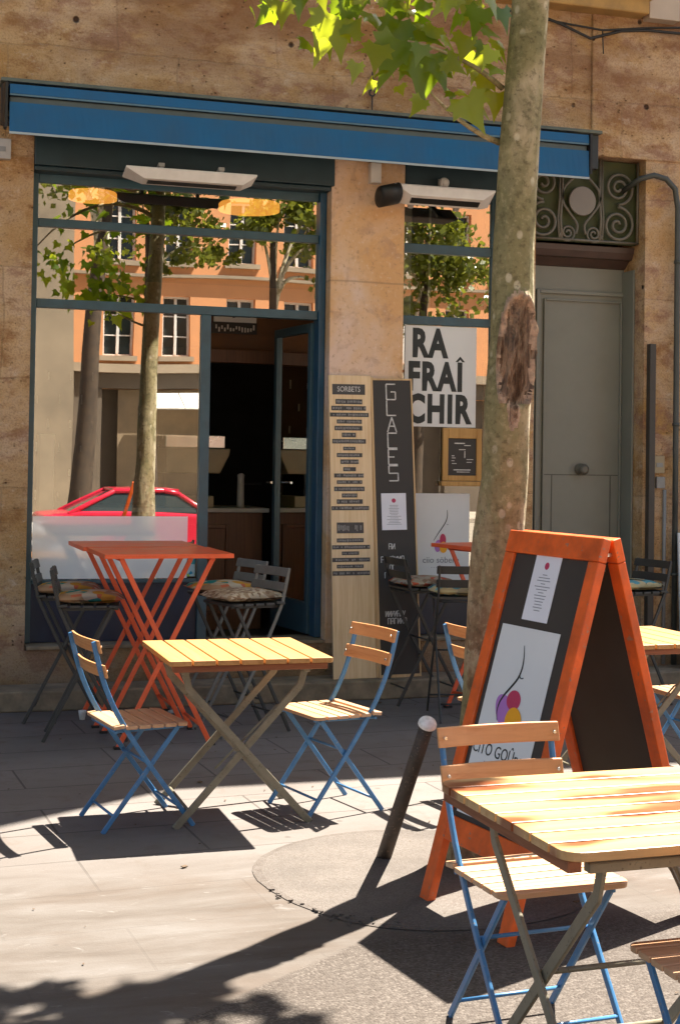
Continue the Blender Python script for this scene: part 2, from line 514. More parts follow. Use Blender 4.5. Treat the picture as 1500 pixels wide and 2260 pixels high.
M['poster'] = paint('poster_white', (0.70, 0.71, 0.70), 0.6, 0.05, 2)
M['ink'] = paint('grey_ink', (0.22, 0.23, 0.25), 0.7, 0.2, 30)
M['darkink'] = paint('dark_ink', (0.02, 0.024, 0.022), 0.6, 0.3, 9)
M['purple'] = paint('purple_ink', (0.42, 0.17, 0.50), 0.6, 0.06, 8)
M['crimson'] = paint('crimson_ink', (0.48, 0.035, 0.10), 0.6, 0.06, 8)
M['yellow'] = paint('amber_ink', (0.86, 0.38, 0.01), 0.6, 0.06, 8)
M['orange'] = paint('orange_paint', (0.76, 0.115, 0.012), 0.5, 0.4, 7, chips=(0.40, 0.16, 0.09), bump=0.2)
M['red'] = paint('red_metal', (0.86, 0.125, 0.04), 0.38, 0.16, 10)
M['bluemetal'] = paint('blue_metal', (0.055, 0.19, 0.38), 0.35, 0.18, 16, chips=(0.20, 0.24, 0.28))
M['taupe'] = paint('taupe_metal', (0.20, 0.175, 0.12), 0.45, 0.25, 16, chips=(0.10, 0.085, 0.05))
M['charcoal'] = paint('charcoal_metal', (0.040, 0.038, 0.033), 0.5, 0.25, 14)
M['litcharcoal'] = paint('charcoal_metal_lit', (0.15, 0.145, 0.125), 0.5, 0.25, 14)  # charcoal metal lightened: the light on the right-hand chair backs is painted in
M['slatx'] = wood('slat_wood_x', (0.56, 0.29, 0.095), (0.40, 0.16, 0.04), 'x', 0.38)
M['slatback'] = wood('back_slat_wood', (0.60, 0.29, 0.115), (0.46, 0.18, 0.06), 'y', 0.4)  # shaded copy of the slat wood: deeper orange for the chair backs
M['slaty'] = wood('slat_wood_lit', (0.56, 0.34, 0.195), (0.43, 0.225, 0.11), 'y', 0.36)  # lit copy of the slat wood: sun glare painted in as a paler seat
M['topy'] = wood('table_wood_y', (0.50, 0.255, 0.088), (0.38, 0.165, 0.04), 'y', 0.40)
M['topblotch'] = wood('table_wood_blotched', (0.52, 0.33, 0.15), (0.42, 0.22, 0.07), 'y', 0.34, blotch=(0.20, 0.04, 0.004))  # reddish blotches scattered over the wood
M['apron'] = wood('apron_wood', (0.24, 0.075, 0.025), (0.15, 0.04, 0.012), 'x', 0.5)
M['plank'] = wood('pine_plank', (0.78, 0.58, 0.35), (0.66, 0.44, 0.23), 'z', 0.75, knots=True)
M['pineedge'] = wood('pine_edge', (0.62, 0.42, 0.22), (0.46, 0.28, 0.13), 'z', 0.75)
M['counter'] = wood('counter_wood', (0.13, 0.048, 0.016), (0.07, 0.024, 0.008), 'z', 0.45)
M['innerframe'] = wood('easel_wood', (0.50, 0.28, 0.08), (0.38, 0.19, 0.045), 'z', 0.5)
M['bolbrown'] = paint('bollard_paint', (0.06, 0.042, 0.03), 0.7, 0.55, 22, chips=(0.22, 0.16, 0.11), bump=0.3)
M['bolcap'] = paint('bollard_white', (0.82, 0.79, 0.75), 0.8, 0.25, 45, bump=0.3)
M['door'] = paint('door_grey_paint', (0.205, 0.205, 0.168), 0.45, 0.10, 3)
M['doordark'] = paint('door_groove', (0.085, 0.085, 0.066), 0.55, 0.2, 6)
M['lintelwood'] = paint('lintel_brown', (0.072, 0.042, 0.032), 0.5, 0.3, 8)
M['iron'] = paint('grille_iron', (0.14, 0.125, 0.095), 0.55, 0.25, 12)
M['grilleback'] = paint('grille_backing', (0.055, 0.065, 0.018), 0.7, 0.35, 4)
M['beige'] = paint('beige_metal', (0.48, 0.38, 0.29), 0.6, 0.1, 5)
M['plate'] = paint('grey_plate', (0.21, 0.185, 0.155), 0.6, 0.1, 5)
M['pipe'] = paint('pipe_iron', (0.055, 0.06, 0.052), 0.5, 0.3, 9)
M['rail'] = paint('cover_strip', (0.055, 0.045, 0.035), 0.6, 0.3, 9)
M['white'] = paint('white_enamel', (0.70, 0.66, 0.62), 0.4, 0.12, 8)
M['lightgrey'] = paint('light_grey_plastic', (0.42, 0.40, 0.37), 0.5, 0.15, 8)
M['greybox'] = paint('grey_plastic', (0.25, 0.25, 0.24), 0.5, 0.15, 8)
M['sill'] = paint('ochre_sill', (0.40, 0.23, 0.075), 0.8, 0.3, 6, bump=0.3)
M['cable'] = paint('cable_black', (0.02, 0.018, 0.016), 0.6, 0.2, 9)
M['film'] = paint('white_film', (0.80, 0.80, 0.78), 0.06, 0.04, 3, bump=0)
M['film'].node_tree.nodes['Principled BSDF'].inputs['IOR'].default_value = 1.9
M['sticker'] = fabric_mat('sticker_print', [(0.03, 0.25, 0.42), (0.35, 0.5, 0.1), (0.4, 0.55, 0.6), (0.05, 0.3, 0.35)], 22)
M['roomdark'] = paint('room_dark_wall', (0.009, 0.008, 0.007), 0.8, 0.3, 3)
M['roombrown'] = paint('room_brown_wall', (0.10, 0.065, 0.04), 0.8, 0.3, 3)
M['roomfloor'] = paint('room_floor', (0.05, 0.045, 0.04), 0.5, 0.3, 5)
M['bulkhead'] = paint('bulkhead_ochre', (0.16, 0.065, 0.02), 0.7, 0.3, 3)
M['chrome'] = paint('chrome', (0.6, 0.6, 0.58), 0.25, 0.1, 9, metal=1.0)
M['cream'] = paint('cream_plastic', (0.34, 0.27, 0.16), 0.5, 0.1, 9)
M['lampglow'] = emit_mat('lamp_shade_lit', (0.75, 0.38, 0.08), (1.0, 0.38, 0.06), 0.32)
M['cush1'] = fabric_mat('cushion_collage', [(0.52, 0.42, 0.29), (0.46, 0.17, 0.08), (0.52, 0.42, 0.29), (0.03, 0.22, 0.18), (0.46, 0.33, 0.20), (0.55, 0.27, 0.04), (0.50, 0.13, 0.06), (0.38, 0.22, 0.12)], 15)
M['cush2'] = fabric_mat('cushion_check', [(0.52, 0.42, 0.28), (0.36, 0.25, 0.15), (0.24, 0.15, 0.09), (0.56, 0.46, 0.32)], 48)
M['cush3'] = fabric_mat('cushion_red_dots', [(0.40, 0.33, 0.24), (0.30, 0.20, 0.13), (0.50, 0.10, 0.05), (0.45, 0.38, 0.28)], 30)
M['cush4'] = fabric_mat('cushion_cream', [(0.55, 0.45, 0.25), (0.5, 0.4, 0.2), (0.03, 0.03, 0.03), (0.12, 0.32, 0.36)], 20)
M['oppwall'] = paint('orange_render', (0.66, 0.30, 0.135), 0.9, 0.10, 1.2)
M['oppcream'] = paint('cream_stone', (0.36, 0.28, 0.20), 0.9, 0.25, 0.6)
M['oppshut'] = paint('arcade_shutter', (0.27, 0.20, 0.13), 0.8, 0.25, 1.5)
M['opptan'] = paint('tan_stone', (0.30, 0.235, 0.165), 0.9, 0.3, 0.5)
M['oppdark'] = paint('arcade_dark', (0.15, 0.115, 0.085), 0.8, 0.25, 1)
M['oppwhite'] = paint('white_window_paint', (0.72, 0.70, 0.66), 0.6, 0.1, 3)
M['roof'] = paint('roof_tiles', (0.26, 0.11, 0.06), 0.9, 0.3, 5)
M['carred'] = paint('car_red', (0.62, 0.02, 0.05), 0.2, 0.05, 2, bump=0)
M['carwhite'] = paint('car_white', (0.80, 0.80, 0.80), 0.2, 0.03, 2, bump=0)
M['carglass'] = paint('car_glass', (0.03, 0.04, 0.04), 0.08, 0.1, 2, bump=0)
M['tyre'] = paint('tyre_rubber', (0.02, 0.02, 0.02), 0.8, 0.2, 9)


# ------------------------------------------------------------------ mesh helpers
class MB:
    def __init__(s):
        s.bm = bmesh.new()

    def box(s, c, size, rot=None, mi=0):
        hx, hy, hz = size[0] / 2, size[1] / 2, size[2] / 2
        vs = []
        for x in (-hx, hx):
            for y in (-hy, hy):
                for z in (-hz, hz):
                    v = Vector((x, y, z))
                    if rot is not None:
                        v = rot @ v
                    vs.append(s.bm.verts.new(v + Vector(c)))
        for f in ((0, 1, 3, 2), (4, 6, 7, 5), (0, 4, 5, 1), (2, 3, 7, 6), (0, 2, 6, 4), (1, 5, 7, 3)):
            fc = s.bm.faces.new([vs[i] for i in f])
            fc.material_index = mi
        return s

    def span(s, x0, x1, y0, y1, z0, z1, mi=0):
        return s.box(((x0 + x1) / 2, (y0 + y1) / 2, (z0 + z1) / 2), (abs(x1 - x0), abs(y1 - y0), abs(z1 - z0)), None, mi)

    def bar(s, p, q, wd, th, side=(0, 1, 0)):
        """flat bar from p to q, width wd along the in-plane normal, thickness th along side"""
        p, q = Vector(p), Vector(q)
        z = (q - p).normalized()
        y = Vector(side)
        y = (y - z * y.dot(z)).normalized()
        x = y.cross(z)
        rot = Matrix((x, y, z)).transposed()
        return s.box((p + q) / 2, (wd, th, (q - p).length), rot)

    def strip(s, pts, wd, th, side=(0, 1, 0)):
        """a flat bar bent along a path"""
        pts = [Vector(p) for p in pts]
        y = Vector(side).normalized()
        rings = []
        for i, p in enumerate(pts):
            a = pts[max(0, i - 1)]
            b = pts[min(len(pts) - 1, i + 1)]
            t = (b - a).normalized()
            x = y.cross(t).normalized()
            rings.append([s.bm.verts.new(p + x * sx * wd / 2 + y * sy * th / 2) for sx, sy in ((-1, -1), (1, -1), (1, 1), (-1, 1))])
        for a, b in zip(rings, rings[1:]):
            for k in range(4):
                s.bm.faces.new((a[k], a[(k + 1) % 4], b[(k + 1) % 4], b[k]))
        s.bm.faces.new(rings[0][::-1])
        s.bm.faces.new(rings[-1])
        return s

    def tube(s, pts, r, n=8, cap=True):
        pts = [Vector(p) for p in pts]
        rr = r if isinstance(r, (list, tuple)) else [r] * len(pts)
        rings = []
        ref = None
        for i, p in enumerate(pts):
            a = pts[max(0, i - 1)]
            b = pts[min(len(pts) - 1, i + 1)]
            t = (b - a).normalized()
            if ref is None:
                ref = Vector((0, 0, 1)) if abs(t.z) < 0.9 else Vector((1, 0, 0))
            u = (ref - t * ref.dot(t)).normalized()
            ref = u
            v = t.cross(u)
            rings.append([s.bm.verts.new(p + (u * math.cos(2 * math.pi * k / n) + v * math.sin(2 * math.pi * k / n)) * rr[i]) for k in range(n)])
        for a, b in zip(rings, rings[1:]):
            for k in range(n):
                f = s.bm.faces.new((a[k], a[(k + 1) % n], b[(k + 1) % n], b[k]))
                f.smooth = True
        if cap:
            s.bm.faces.new(rings[0][::-1])
            s.bm.faces.new(rings[-1])
        return s

    def lathe(s, prof, c=(0, 0, 0), n=20, mtx=None):
        rings = []
        for r, z in prof:
            ring = []
            for k in range(n):
                v = Vector((r * math.cos(2 * math.pi * k / n), r * math.sin(2 * math.pi * k / n), z))
                if mtx is not None:
                    v = mtx @ v
                ring.append(s.bm.verts.new(v + Vector(c)))
            rings.append(ring)
        for a, b in zip(rings, rings[1:]):
            for k in range(n):
                f = s.bm.faces.new((a[k], a[(k + 1) % n], b[(k + 1) % n], b[k]))
                f.smooth = True
        s.bm.faces.new(rings[0][::-1])
        s.bm.faces.new(rings[-1])
        return s

    def prism(s, poly, z0, z1, mtx=None):
        """polygon in local XY pulled from z0 to z1"""
        def T(v):
            v = Vector(v)
            return mtx @ v if mtx is not None else v
        a = [s.bm.verts.new(T((x, y, z0))) for x, y in poly]
        b = [s.bm.verts.new(T((x, y, z1))) for x, y in poly]
        n = len(poly)
        s.bm.faces.new(a[::-1])
        s.bm.faces.new(b)
        for k in range(n):
            s.bm.faces.new((a[k], a[(k + 1) % n], b[(k + 1) % n], b[k]))
        return s

    def build(s, name, mats, parent=None, bevel=0.0, smooth=False, seg=2):
        bmesh.ops.recalc_face_normals(s.bm, faces=s.bm.faces)
        me = bpy.data.meshes.new(name)
        s.bm.to_mesh(me)
        s.bm.free()
        for m in (mats if isinstance(mats, (list, tuple)) else [mats]):
            me.materials.append(m)
        if smooth:
            for p in me.polygons:
                p.use_smooth = True
        o = bpy.data.objects.new(name, me)
        C.objects.link(o)
        if parent is not None:
            o.parent = parent
        if bevel:
            b = o.modifiers.new('bevel', 'BEVEL')
            b.width = bevel
            b.segments = seg
            b.limit_method = 'ANGLE'
            b.angle_limit = R(40)
            b.harden_normals = False
        return o


XZ = Matrix(((1, 0, 0), (0, 0, 1), (0, 1, 0)))      # local XY -> world XZ, local z -> world Y


def curve_pts(ps, k=5):
    ps = [Vector(p) for p in ps]
    out = []
    for i in range(len(ps) - 1):
        p0, p1, p2, p3 = ps[max(0, i - 1)], ps[i], ps[i + 1], ps[min(len(ps) - 1, i + 2)]
        for j in range(k):
            t = j / k
            out.append(0.5 * ((2 * p1) + (p2 - p0) * t + (2 * p0 - 5 * p1 + 4 * p2 - p3) * t ** 2 + (3 * p1 - p0 - 3 * p2 + p3) * t ** 3))
    return out + [ps[-1]]


def tag(o, label=None, cat=None, group=None, kind=None):
    if label:
        o['label'] = label
    if cat:
        o['category'] = cat
    if group:
        o['group'] = group
    if kind:
        o['kind'] = kind
    return o


def thing(name, label, cat, loc=(0, 0, 0), rz=0.0, group=None):
    o = bpy.data.objects.new(name, None)
    o.empty_display_size = 0.1
    C.objects.link(o)
    o.location = loc
    o.rotation_euler = (0, 0, rz)
    return tag(o, label, cat, group)


def kids(o):
    return [k for k in C.objects if k.parent is o]


def dup(root, loc, rz, label=None, group=None):
    table = {}
    for k in C.objects:
        if k.parent is not None:
            table.setdefault(k.parent.name, []).append(k)

    def cp(o, par):
        c = o.copy()
        C.objects.link(c)
        if par is not None:
            c.parent = par
        for ch in table.get(o.name, []):
            cp(ch, c)
        return c
    r = cp(root, None)
    r.location = loc
    r.rotation_euler = (0, 0, rz)
    if label:
        r['label'] = label
    if group:
        r['group'] = group
    return r


def text_mesh(body, size, depth=0.001, offset=0.0, align='CENTER', spacing=1.0, line=1.0, xscale=1.0):
    cu = bpy.data.curves.new('lettering', 'FONT')
    cu.body = body
    cu.size = size
    cu.extrude = depth
    cu.offset = offset
    cu.align_x = align
    cu.align_y = 'CENTER'
    cu.space_character = spacing
    cu.space_line = line
    cu.resolution_u = 3
    o = bpy.data.objects.new('lettering_tmp', cu)
    C.objects.link(o)
    bpy.context.view_layer.update()
    me = bpy.data.meshes.new_from_object(o)
    bpy.data.objects.remove(o)
    if xscale != 1.0:
        me.transform(Matrix.Diagonal((xscale, 1, 1, 1)))
    return me


def lettering(body, size, mat, parent, loc, rot=(R(90), 0, 0), name='lettering', **kw):
    me = text_mesh(body, size, **kw)
    me.materials.clear()
    me.materials.append(mat)
    o = bpy.data.objects.new(name, me)
    C.objects.link(o)
    o.parent = parent
    o.location = loc
    o.rotation_euler = rot
    return o


# ------------------------------------------------------------------ ground, street
g = MB()
P = [(-70, 60), (70, 60), (70, -11.0), (-70, -11.0)]
xs = [-70, -12, -6, 6, 12, 70]
ys = [60, 0, -6, -11.0]
vv = [[g.bm.verts.new((x, y, 0)) for y in ys] for x in xs]
for i in range(len(xs) - 1):
    for j in range(len(ys) - 1):
        g.bm.faces.new((vv[i][j], vv[i + 1][j], vv[i + 1][j + 1], vv[i][j + 1]))
v2 = [g.bm.verts.new((x, -12.0, -0.2)) for x in xs]
for i in range(len(xs) - 1):
    g.bm.faces.new((vv[i][3], vv[i + 1][3], v2[i + 1], v2[i]))
tag(g.build('pavement', M['ground']), 'pale stone slab pavement in sun and shade in front of the cafe', kind='structure')
g = MB()
g.span(-70, 70, -12.15, -12.0, -0.6, -0.2)
tag(g.build('kerb', M['step'], bevel=0.01), kind='structure')
g = MB()
vs = [g.bm.verts.new(p) for p in ((-300, -12.1, -0.36), (300, -12.1, -0.36), (300, -33, -0.36), (-300, -33, -0.36))]
g.bm.faces.new(vs)
tag(g.build('road', M['road']), kind='structure')
g = MB()
vs = [g.bm.verts.new(p) for p in ((-400, 400, -0.62), (400, 400, -0.62), (400, -400, -0.62), (-400, -400, -0.62))]
g.bm.faces.new(vs)
tag(g.build('ground', M['road']), kind='structure')
g = MB()
g.span(-70, 70, -60, -33, -0.6, -0.22)
tag(g.build('far_pavement', M['farpave']), kind='structure')

# tree pit: worn round patch, thin irregular sheet with a dirt rim
g = MB()
cx, cy = -0.9, -4.22
n = 64
ring0, ring1 = [], []
random.seed(3)
for k in range(n):
    a = 2 * math.pi * k / n
    rr = 0.64 + 0.02 * math.sin(3 * a + 1) + random.uniform(-0.003, 0.003)
    ring0.append((cx + rr * 1.02 * math.cos(a), cy + rr * math.sin(a)))
    rr2 = rr + 0.03 + 0.008 * math.sin(5 * a)
    ring1.append((cx + rr2 * 1.02 * math.cos(a), cy + rr2 * math.sin(a)))
a0 = [g.bm.verts.new((x, y, 0.0045)) for x, y in ring0]
b0 = [g.bm.verts.new((x, y, 0.003)) for x, y in ring1]
g.bm.faces.new(a0)
for k in range(n):
    f = g.bm.faces.new((b0[k], b0[(k + 1) % n], a0[(k + 1) % n], a0[k]))
    f.material_index = 1
tag(g.build('tree_pit', [M['pit'], M['pitrim']]), kind='structure')
# leaf litter / dirt at the pit's rim
g = MB()
random.seed(5)
for k in range(34):
    a = R(random.uniform(180, 250))
    rr = 0.665 + random.gauss(0, 0.02)
    if random.random() < 0.7:
        a = R(random.gauss(222, 7))
    x, y = cx + rr * math.cos(a), cy + rr * math.sin(a)
    sz = random.uniform(0.004, 0.011)
    g.box((x, y, 0.005 + sz * 0.3), (sz * 1.6, sz, sz * 0.7), Matrix.Rotation(random.uniform(0, 3), 3, 'Z'))
tag(g.build('dirt', M['pitrim']), 'brown crumbs of dirt along the rim of the round patch', 'dirt', kind='stuff')

g = MB()
random.seed(77)
for k in range(130):
    x, y = random.uniform(-3.0, 1.0), random.uniform(-6.5, -0.4)
    sz = random.uniform(0.003, 0.008) if k % 9 else random.uniform(0.012, 0.022)
    g.box((x, y, 0.0045 + sz * 0.12), (sz * random.uniform(1, 2.4), sz, sz * 0.2), Matrix.Rotation(random.uniform(0, 3), 3, 'Z') @ Matrix.Rotation(random.uniform(-0.3, 0.3), 3, 'X'))
tag(g.build('debris', M['litterbrown']), 'dry crumbs and leaf bits scattered over the pavement', 'debris', kind='stuff')

# ------------------------------------------------------------------ the cafe's building
bld = thing('stone_building', 'old tan stone building front above and around the cafe', 'building')
TH = 0.42
A0, A1 = -2.10, -0.085
B0, B1 = 0.45, 1.23
D0, D1 = 1.45, 2.33
wl = MB()
wl.span(-9, A0, 0, TH, 0, 3.9)
wl.span(A0, A1, 0, TH, 0, 0.345)
wl.span(A1, B0, 0.004, TH, 0, 0.345)
wl.span(B0, B1, 0, TH, 0, 0.345)
wl.span(B1, D0, 0, TH, 0, 3.9)
wl.span(D1, 14, 0, TH, 0, 3.9)
wl.span(A0, A1, 0, TH, 3.86, 3.9)
wl.span(B0, B1, 0, TH, 3.86, 3.9)
wl.span(D0, D1, 0, TH, 3.86, 3.9)
wl.span(A1, B0, 0, TH, 3.86, 3.9)
wl.build('facade_wall', M['stone'], bld)
wl = MB()
wl.span(A1, B0, 0, TH, 0.345, 3.86)
wl.build('pier', M['pier'], bld, bevel=0.006)
wl = MB()
wl.span(-9, 1.862, 0, TH, 3.9, 7.4)
wl.span(1.862, 14, 0, TH, 3.9, 7.4)
wl.build('upper_wall', M['stone'], bld)
wl = MB()
wl.span(1.875, 9, -0.022, -0.001, 3.85, 7.3)
wl.build('stone_band', M['stone'], bld, bevel=0.012)
wl = MB()
wl.span(A0 + 0.01, A1 - 0.01, -0.02, 0.30, 0.348, 0.372)
wl.span(B0 + 0.01, B1 - 0.01, -0.02, 0.30, 0.348, 0.372)
wl.build('window_sill', M['step'], bld, bevel=0.004)
wl = MB()
wl.span(-9, 1.35, -0.30, -0.002, 0.0, 0.13)
wl.span(1.352, 9, -0.30, -0.002, 0.0, 0.128)
wl.build('step', M['step'], bld, bevel=0.012)
wl = MB()                                              # rest of the block: side and rear walls, roof, taller left part
wl.span(-9, 2.45, 0, 9, 7.4, 17)
wl.span(2.452, 14, 0.42, 9, 7.2, 7.4)
wl.span(-9, -8.6, 0.42, 9, 0, 7.4)
wl.span(13.6, 14, 0.42, 9, 0, 7.2)
wl.span(-8.6, 13.6, 8.6, 9, 0, 7.2)
wl.build('rear_block', M['stone'], bld)
# iron ring and chain hanging over the awning
g = MB()
g.tube([(0.19, -0.02, 4.30), (0.19, -0.02, 4.18)], 0.006, 6)
g.tube([(0.19 + 0.02 * math.cos(t), -0.02, 4.155 + 0.022 * math.sin(t)) for t in [i * math.pi / 6 for i in range(13)]], 0.006, 6)
g.tube([(0.19, -0.02, 4.13), (0.192, -0.02, 3.98)], 0.005, 6)
g.build('wall_ring', M['cable'], bld)
# ochre window sill up right, with brackets underneath
g = MB()
p0 = atY(1180, 4, -0.1)
g.span(1.05, 2.26, -0.16, -0.001, 4.885, 5.12)
g.span(1.03, 2.29, -0.19, -0.001, 4.99, 5.04)
g.build('upper_window_sill', M['sill'], bld, bevel=0.012)

# shopfront -------------------------------------------------------------
sh = thing('shopfront', 'teal framed cafe shopfront with tall reflecting panes', 'shopfront', (0, 0, 0))
Y0, Y1 = 0.13, 0.20
f = MB()
f.span(-2.095, -2.055, Y0, Y1, 0.375, 3.47)              # left jamb
f.span(-2.054, -0.135, Y0, Y1, 3.11, 3.165)            # upper transom
f.span(-2.054, -0.135, Y0, Y1, 2.575, 2.635)           # door head transom
f.span(-0.952, -0.888, Y0 - 0.01, Y1 + 0.01, 0.375, 2.574)    # post
f.span(-2.054, -0.953, Y0, Y1, 0.76, 0.785)             # rail under the white film
f.span(-2.054, -0.135, Y0 + 0.01, Y1, 3.40, 3.47)
f.build('frame', M['teal'], sh, bevel=0.004)
f = MB()
f.span(-0.134, -0.088, Y0 - 0.03, Y1 + 0.04, 0.375, 3.47)
f.build('jamb', M['jamb'], sh, bevel=0.004)
f = MB()
f.span(-2.054, -0.953, Y0 + 0.02, Y1 - 0.01, 0.376, 0.759)
f.build('lower_panel', M['blue'], sh)


def pane(x0, x1, z0, z1, parent, mat, y=0.155, name='pane', th=0.006):
    b = MB()
    b.span(x0, x1, y, y + th, z0, z1, 1)
    b.bm.faces.ensure_lookup_table()
    for fc in b.bm.faces:
        fc.normal_update()
        ctr = fc.calc_center_median()
        if abs(ctr.y - y) < 1e-6:
            fc.material_index = 0
    return b.build(name, [mat, M['clear']], parent)


pane(-2.053, -0.136, 3.166, 3.399, sh, M['glass'])
pane(-2.053, -0.136, 2.636, 3.109, sh, M['glass'])
pane(-2.053, -0.953, 0.786, 2.574, sh, M['glass'])
fl = MB()
fl.span(-2.05, -1.02, 0.1505, 0.1535, 0.79, 1.205)
fl.build('frosted_film', M['film'], sh)
fl = MB()
fl.span(-1.018, -0.965, 0.151, 0.1535, 0.80, 0.99)
fl.build('sticker', M['sticker'], sh)
# open door leaf swung into the room
lf = bpy.data.objects.new('door_leaf', None)
C.objects.link(lf)
lf.parent = sh
lf.location = (-0.137, 0.215, 0)
lf.rotation_euler = (0, 0, R(180 - 83))
f = MB()
L = 0.70
f.span(0.002, 0.055, -0.02, 0.02, 0.385, 2.56)
f.span(L - 0.055, L, -0.02, 0.02, 0.385, 2.56)
f.span(0.056, L - 0.056, -0.02, 0.02, 2.50, 2.56)
f.span(0.056, L - 0.056, -0.02, 0.02, 0.385, 0.60)
f.build('leaf_frame', M['teal'], lf, bevel=0.003)
pane(0.056, L - 0.056, 0.601, 2.499, lf, M['doorglass'], y=-0.003, name='leaf_pane')
f = MB()
f.tube([(L - 0.03, 0.02, 1.43), (L - 0.03, 0.07, 1.43), (L - 0.13, 0.075, 1.43)], 0.009, 8)
f.tube([(L - 0.03, -0.02, 1.43), (L - 0.03, -0.07, 1.43), (L - 0.13, -0.075, 1.43)], 0.009, 8)
f.build('handle', M['chrome'], lf)
# fascia board over the openings
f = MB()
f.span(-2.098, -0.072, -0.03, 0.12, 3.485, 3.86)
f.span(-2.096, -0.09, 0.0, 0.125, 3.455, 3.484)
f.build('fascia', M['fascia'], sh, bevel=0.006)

# side window --------------------------------------------------------------
sw = thing('side_window', 'narrow teal framed window between the pink pier and the plane tree', 'window')
f = MB()
f.span(0.455, 0.485, Y0, Y1, 0.375, 3.60)
f.span(1.165, 1.228, Y0, Y1, 0.375, 3.60)
f.span(0.486, 1.164, Y0, Y1, 3.085, 3.15)
f.span(0.486, 1.164, Y0, Y1, 2.575, 2.635)
f.span(0.486, 1.164, Y0, Y1, 0.70, 0.74)
f.build('frame', M['teal'], sw, bevel=0.004)
f = MB()
f.span(0.486, 1.164, Y0 + 0.02, Y1 - 0.01, 0.376, 0.699)
f.build('lower_panel', M['blue'], sw)
pane(0.486, 1.164, 3.151, 3.52, sw, M['glass'])
pane(0.486, 1.164, 2.636, 3.084, sw, M['glass'])
pane(0.486, 1.164, 0.741, 2.574, sw, M['glass'])
f = MB()
f.span(0.452, 1.23, -0.005, 0.12, 3.53, 3.858)
f.build('fascia', M['fascia'], sw, bevel=0.006)
f = MB()
f.span(0.52, 0.575, 0.20, 0.24, 2.64, 3.5)
f.span(0.71, 0.722, 0.20, 0.22, 2.64, 3.5)
f.build('inner_mullion', M['lightgrey'], sw)

# window poster RA FRAI CHIR ------------------------------------------------
po = thing('window_poster', 'white window poster with stencil letters RA FRAÎ CHIR', 'poster', (0.79, 0.148, 2.21))
f = MB()
f.box((0, 0, 0), (0.545, 0.003, 0.72))
f.build('sheet', M['poster'], po)
kw = dict(depth=0.0008, offset=0.012, align='LEFT', spacing=1.13)
lettering('RA', 0.275, M['darkink'], po, (-0.222, -0.0028, 0.225), xscale=0.72, **kw)
lettering('FRAI', 0.275, M['darkink'], po, (-0.25, -0.0028, -0.012), xscale=0.70, **kw)
b = MB()
b.prism([(0.112, 0.108), (0.148, 0.148), (0.184, 0.108), (0.164, 0.108), (0.148, 0.126), (0.132, 0.108)], -0.0038, -0.002, XZ)
b.build('lettering', M['darkink'], po)
lettering('CHIR', 0.275, M['darkink'], po, (-0.252, -0.0028, -0.243), xscale=0.70, **kw)

# shop poster under it -------------------------------------------------------
po2 = thing('shop_poster', 'white poster with ice cream scoop drawing low in the side window', 'poster', (0.81, 0.148, 1.055))
f = MB()
f.box((0, 0, 0), (0.43, 0.003, 0.64))
f.build('sheet', M['poster'], po2)


def drawing(par, k, y, dz=0.0, dx=0.0):
    """profile line and three scoops; k scales"""
    b = MB()
    pts = []
    for i in range(17):
        t = i / 16
        pts.append((dx + k * (0.055 - 0.03 * t - 0.20 * t ** 2.2 + 0.02 * math.sin(t * 6)), y, dz + k * (0.34 - 0.52 * t)))
    b.tube(pts, [0.0035 * k + 0.0045 * k * math.sin(math.pi * i / 16) for i in range(17)], 5)
    b.tube([(dx + k * 0.05, y, dz + k * 0.10), (dx + k * 0.065, y, dz + k * 0.085), (dx + k * 0.085, y, dz + k * 0.092)], 0.003 * k, 5)
    b.build('line_drawing', M['darkink'], par)

    def ell(cx, cz, rx, rz, tilt, yy, mat, nm):
        e = MB()
        poly = []
        for i in range(28):
            a = 2 * math.pi * i / 28
            x0, z0 = rx * math.cos(a), rz * math.sin(a)
            poly.append((dx + k * (cx + x0 * math.cos(tilt) - z0 * math.sin(tilt)), dz + k * (cz + x0 * math.sin(tilt) + z0 * math.cos(tilt))))
        e.prism(poly, yy, yy + 0.0008, XZ)
        e.build(nm, mat, par)
    ell(-0.10, -0.27, 0.062, 0.105, -0.15, y - 0.0004, M['purple'], 'scoop')
    ell(-0.015, -0.165, 0.056, 0.10, 0.05, y - 0.0014, M['crimson'], 'scoop')
    ell(-0.005, -0.295, 0.07, 0.095, 0.0, y - 0.0024, M['yellow'], 'scoop')


drawing(po2, 0.42, -0.0025, 0.06, 0.02)
lettering('ciio söbere', 0.062, M['ink'], po2, (0.0, -0.0026, -0.155), depth=0.0006)
lettering('- - -- - ----- -', 0.03, M['ink'], po2, (0.0, -0.0026, -0.205), depth=0.0006)

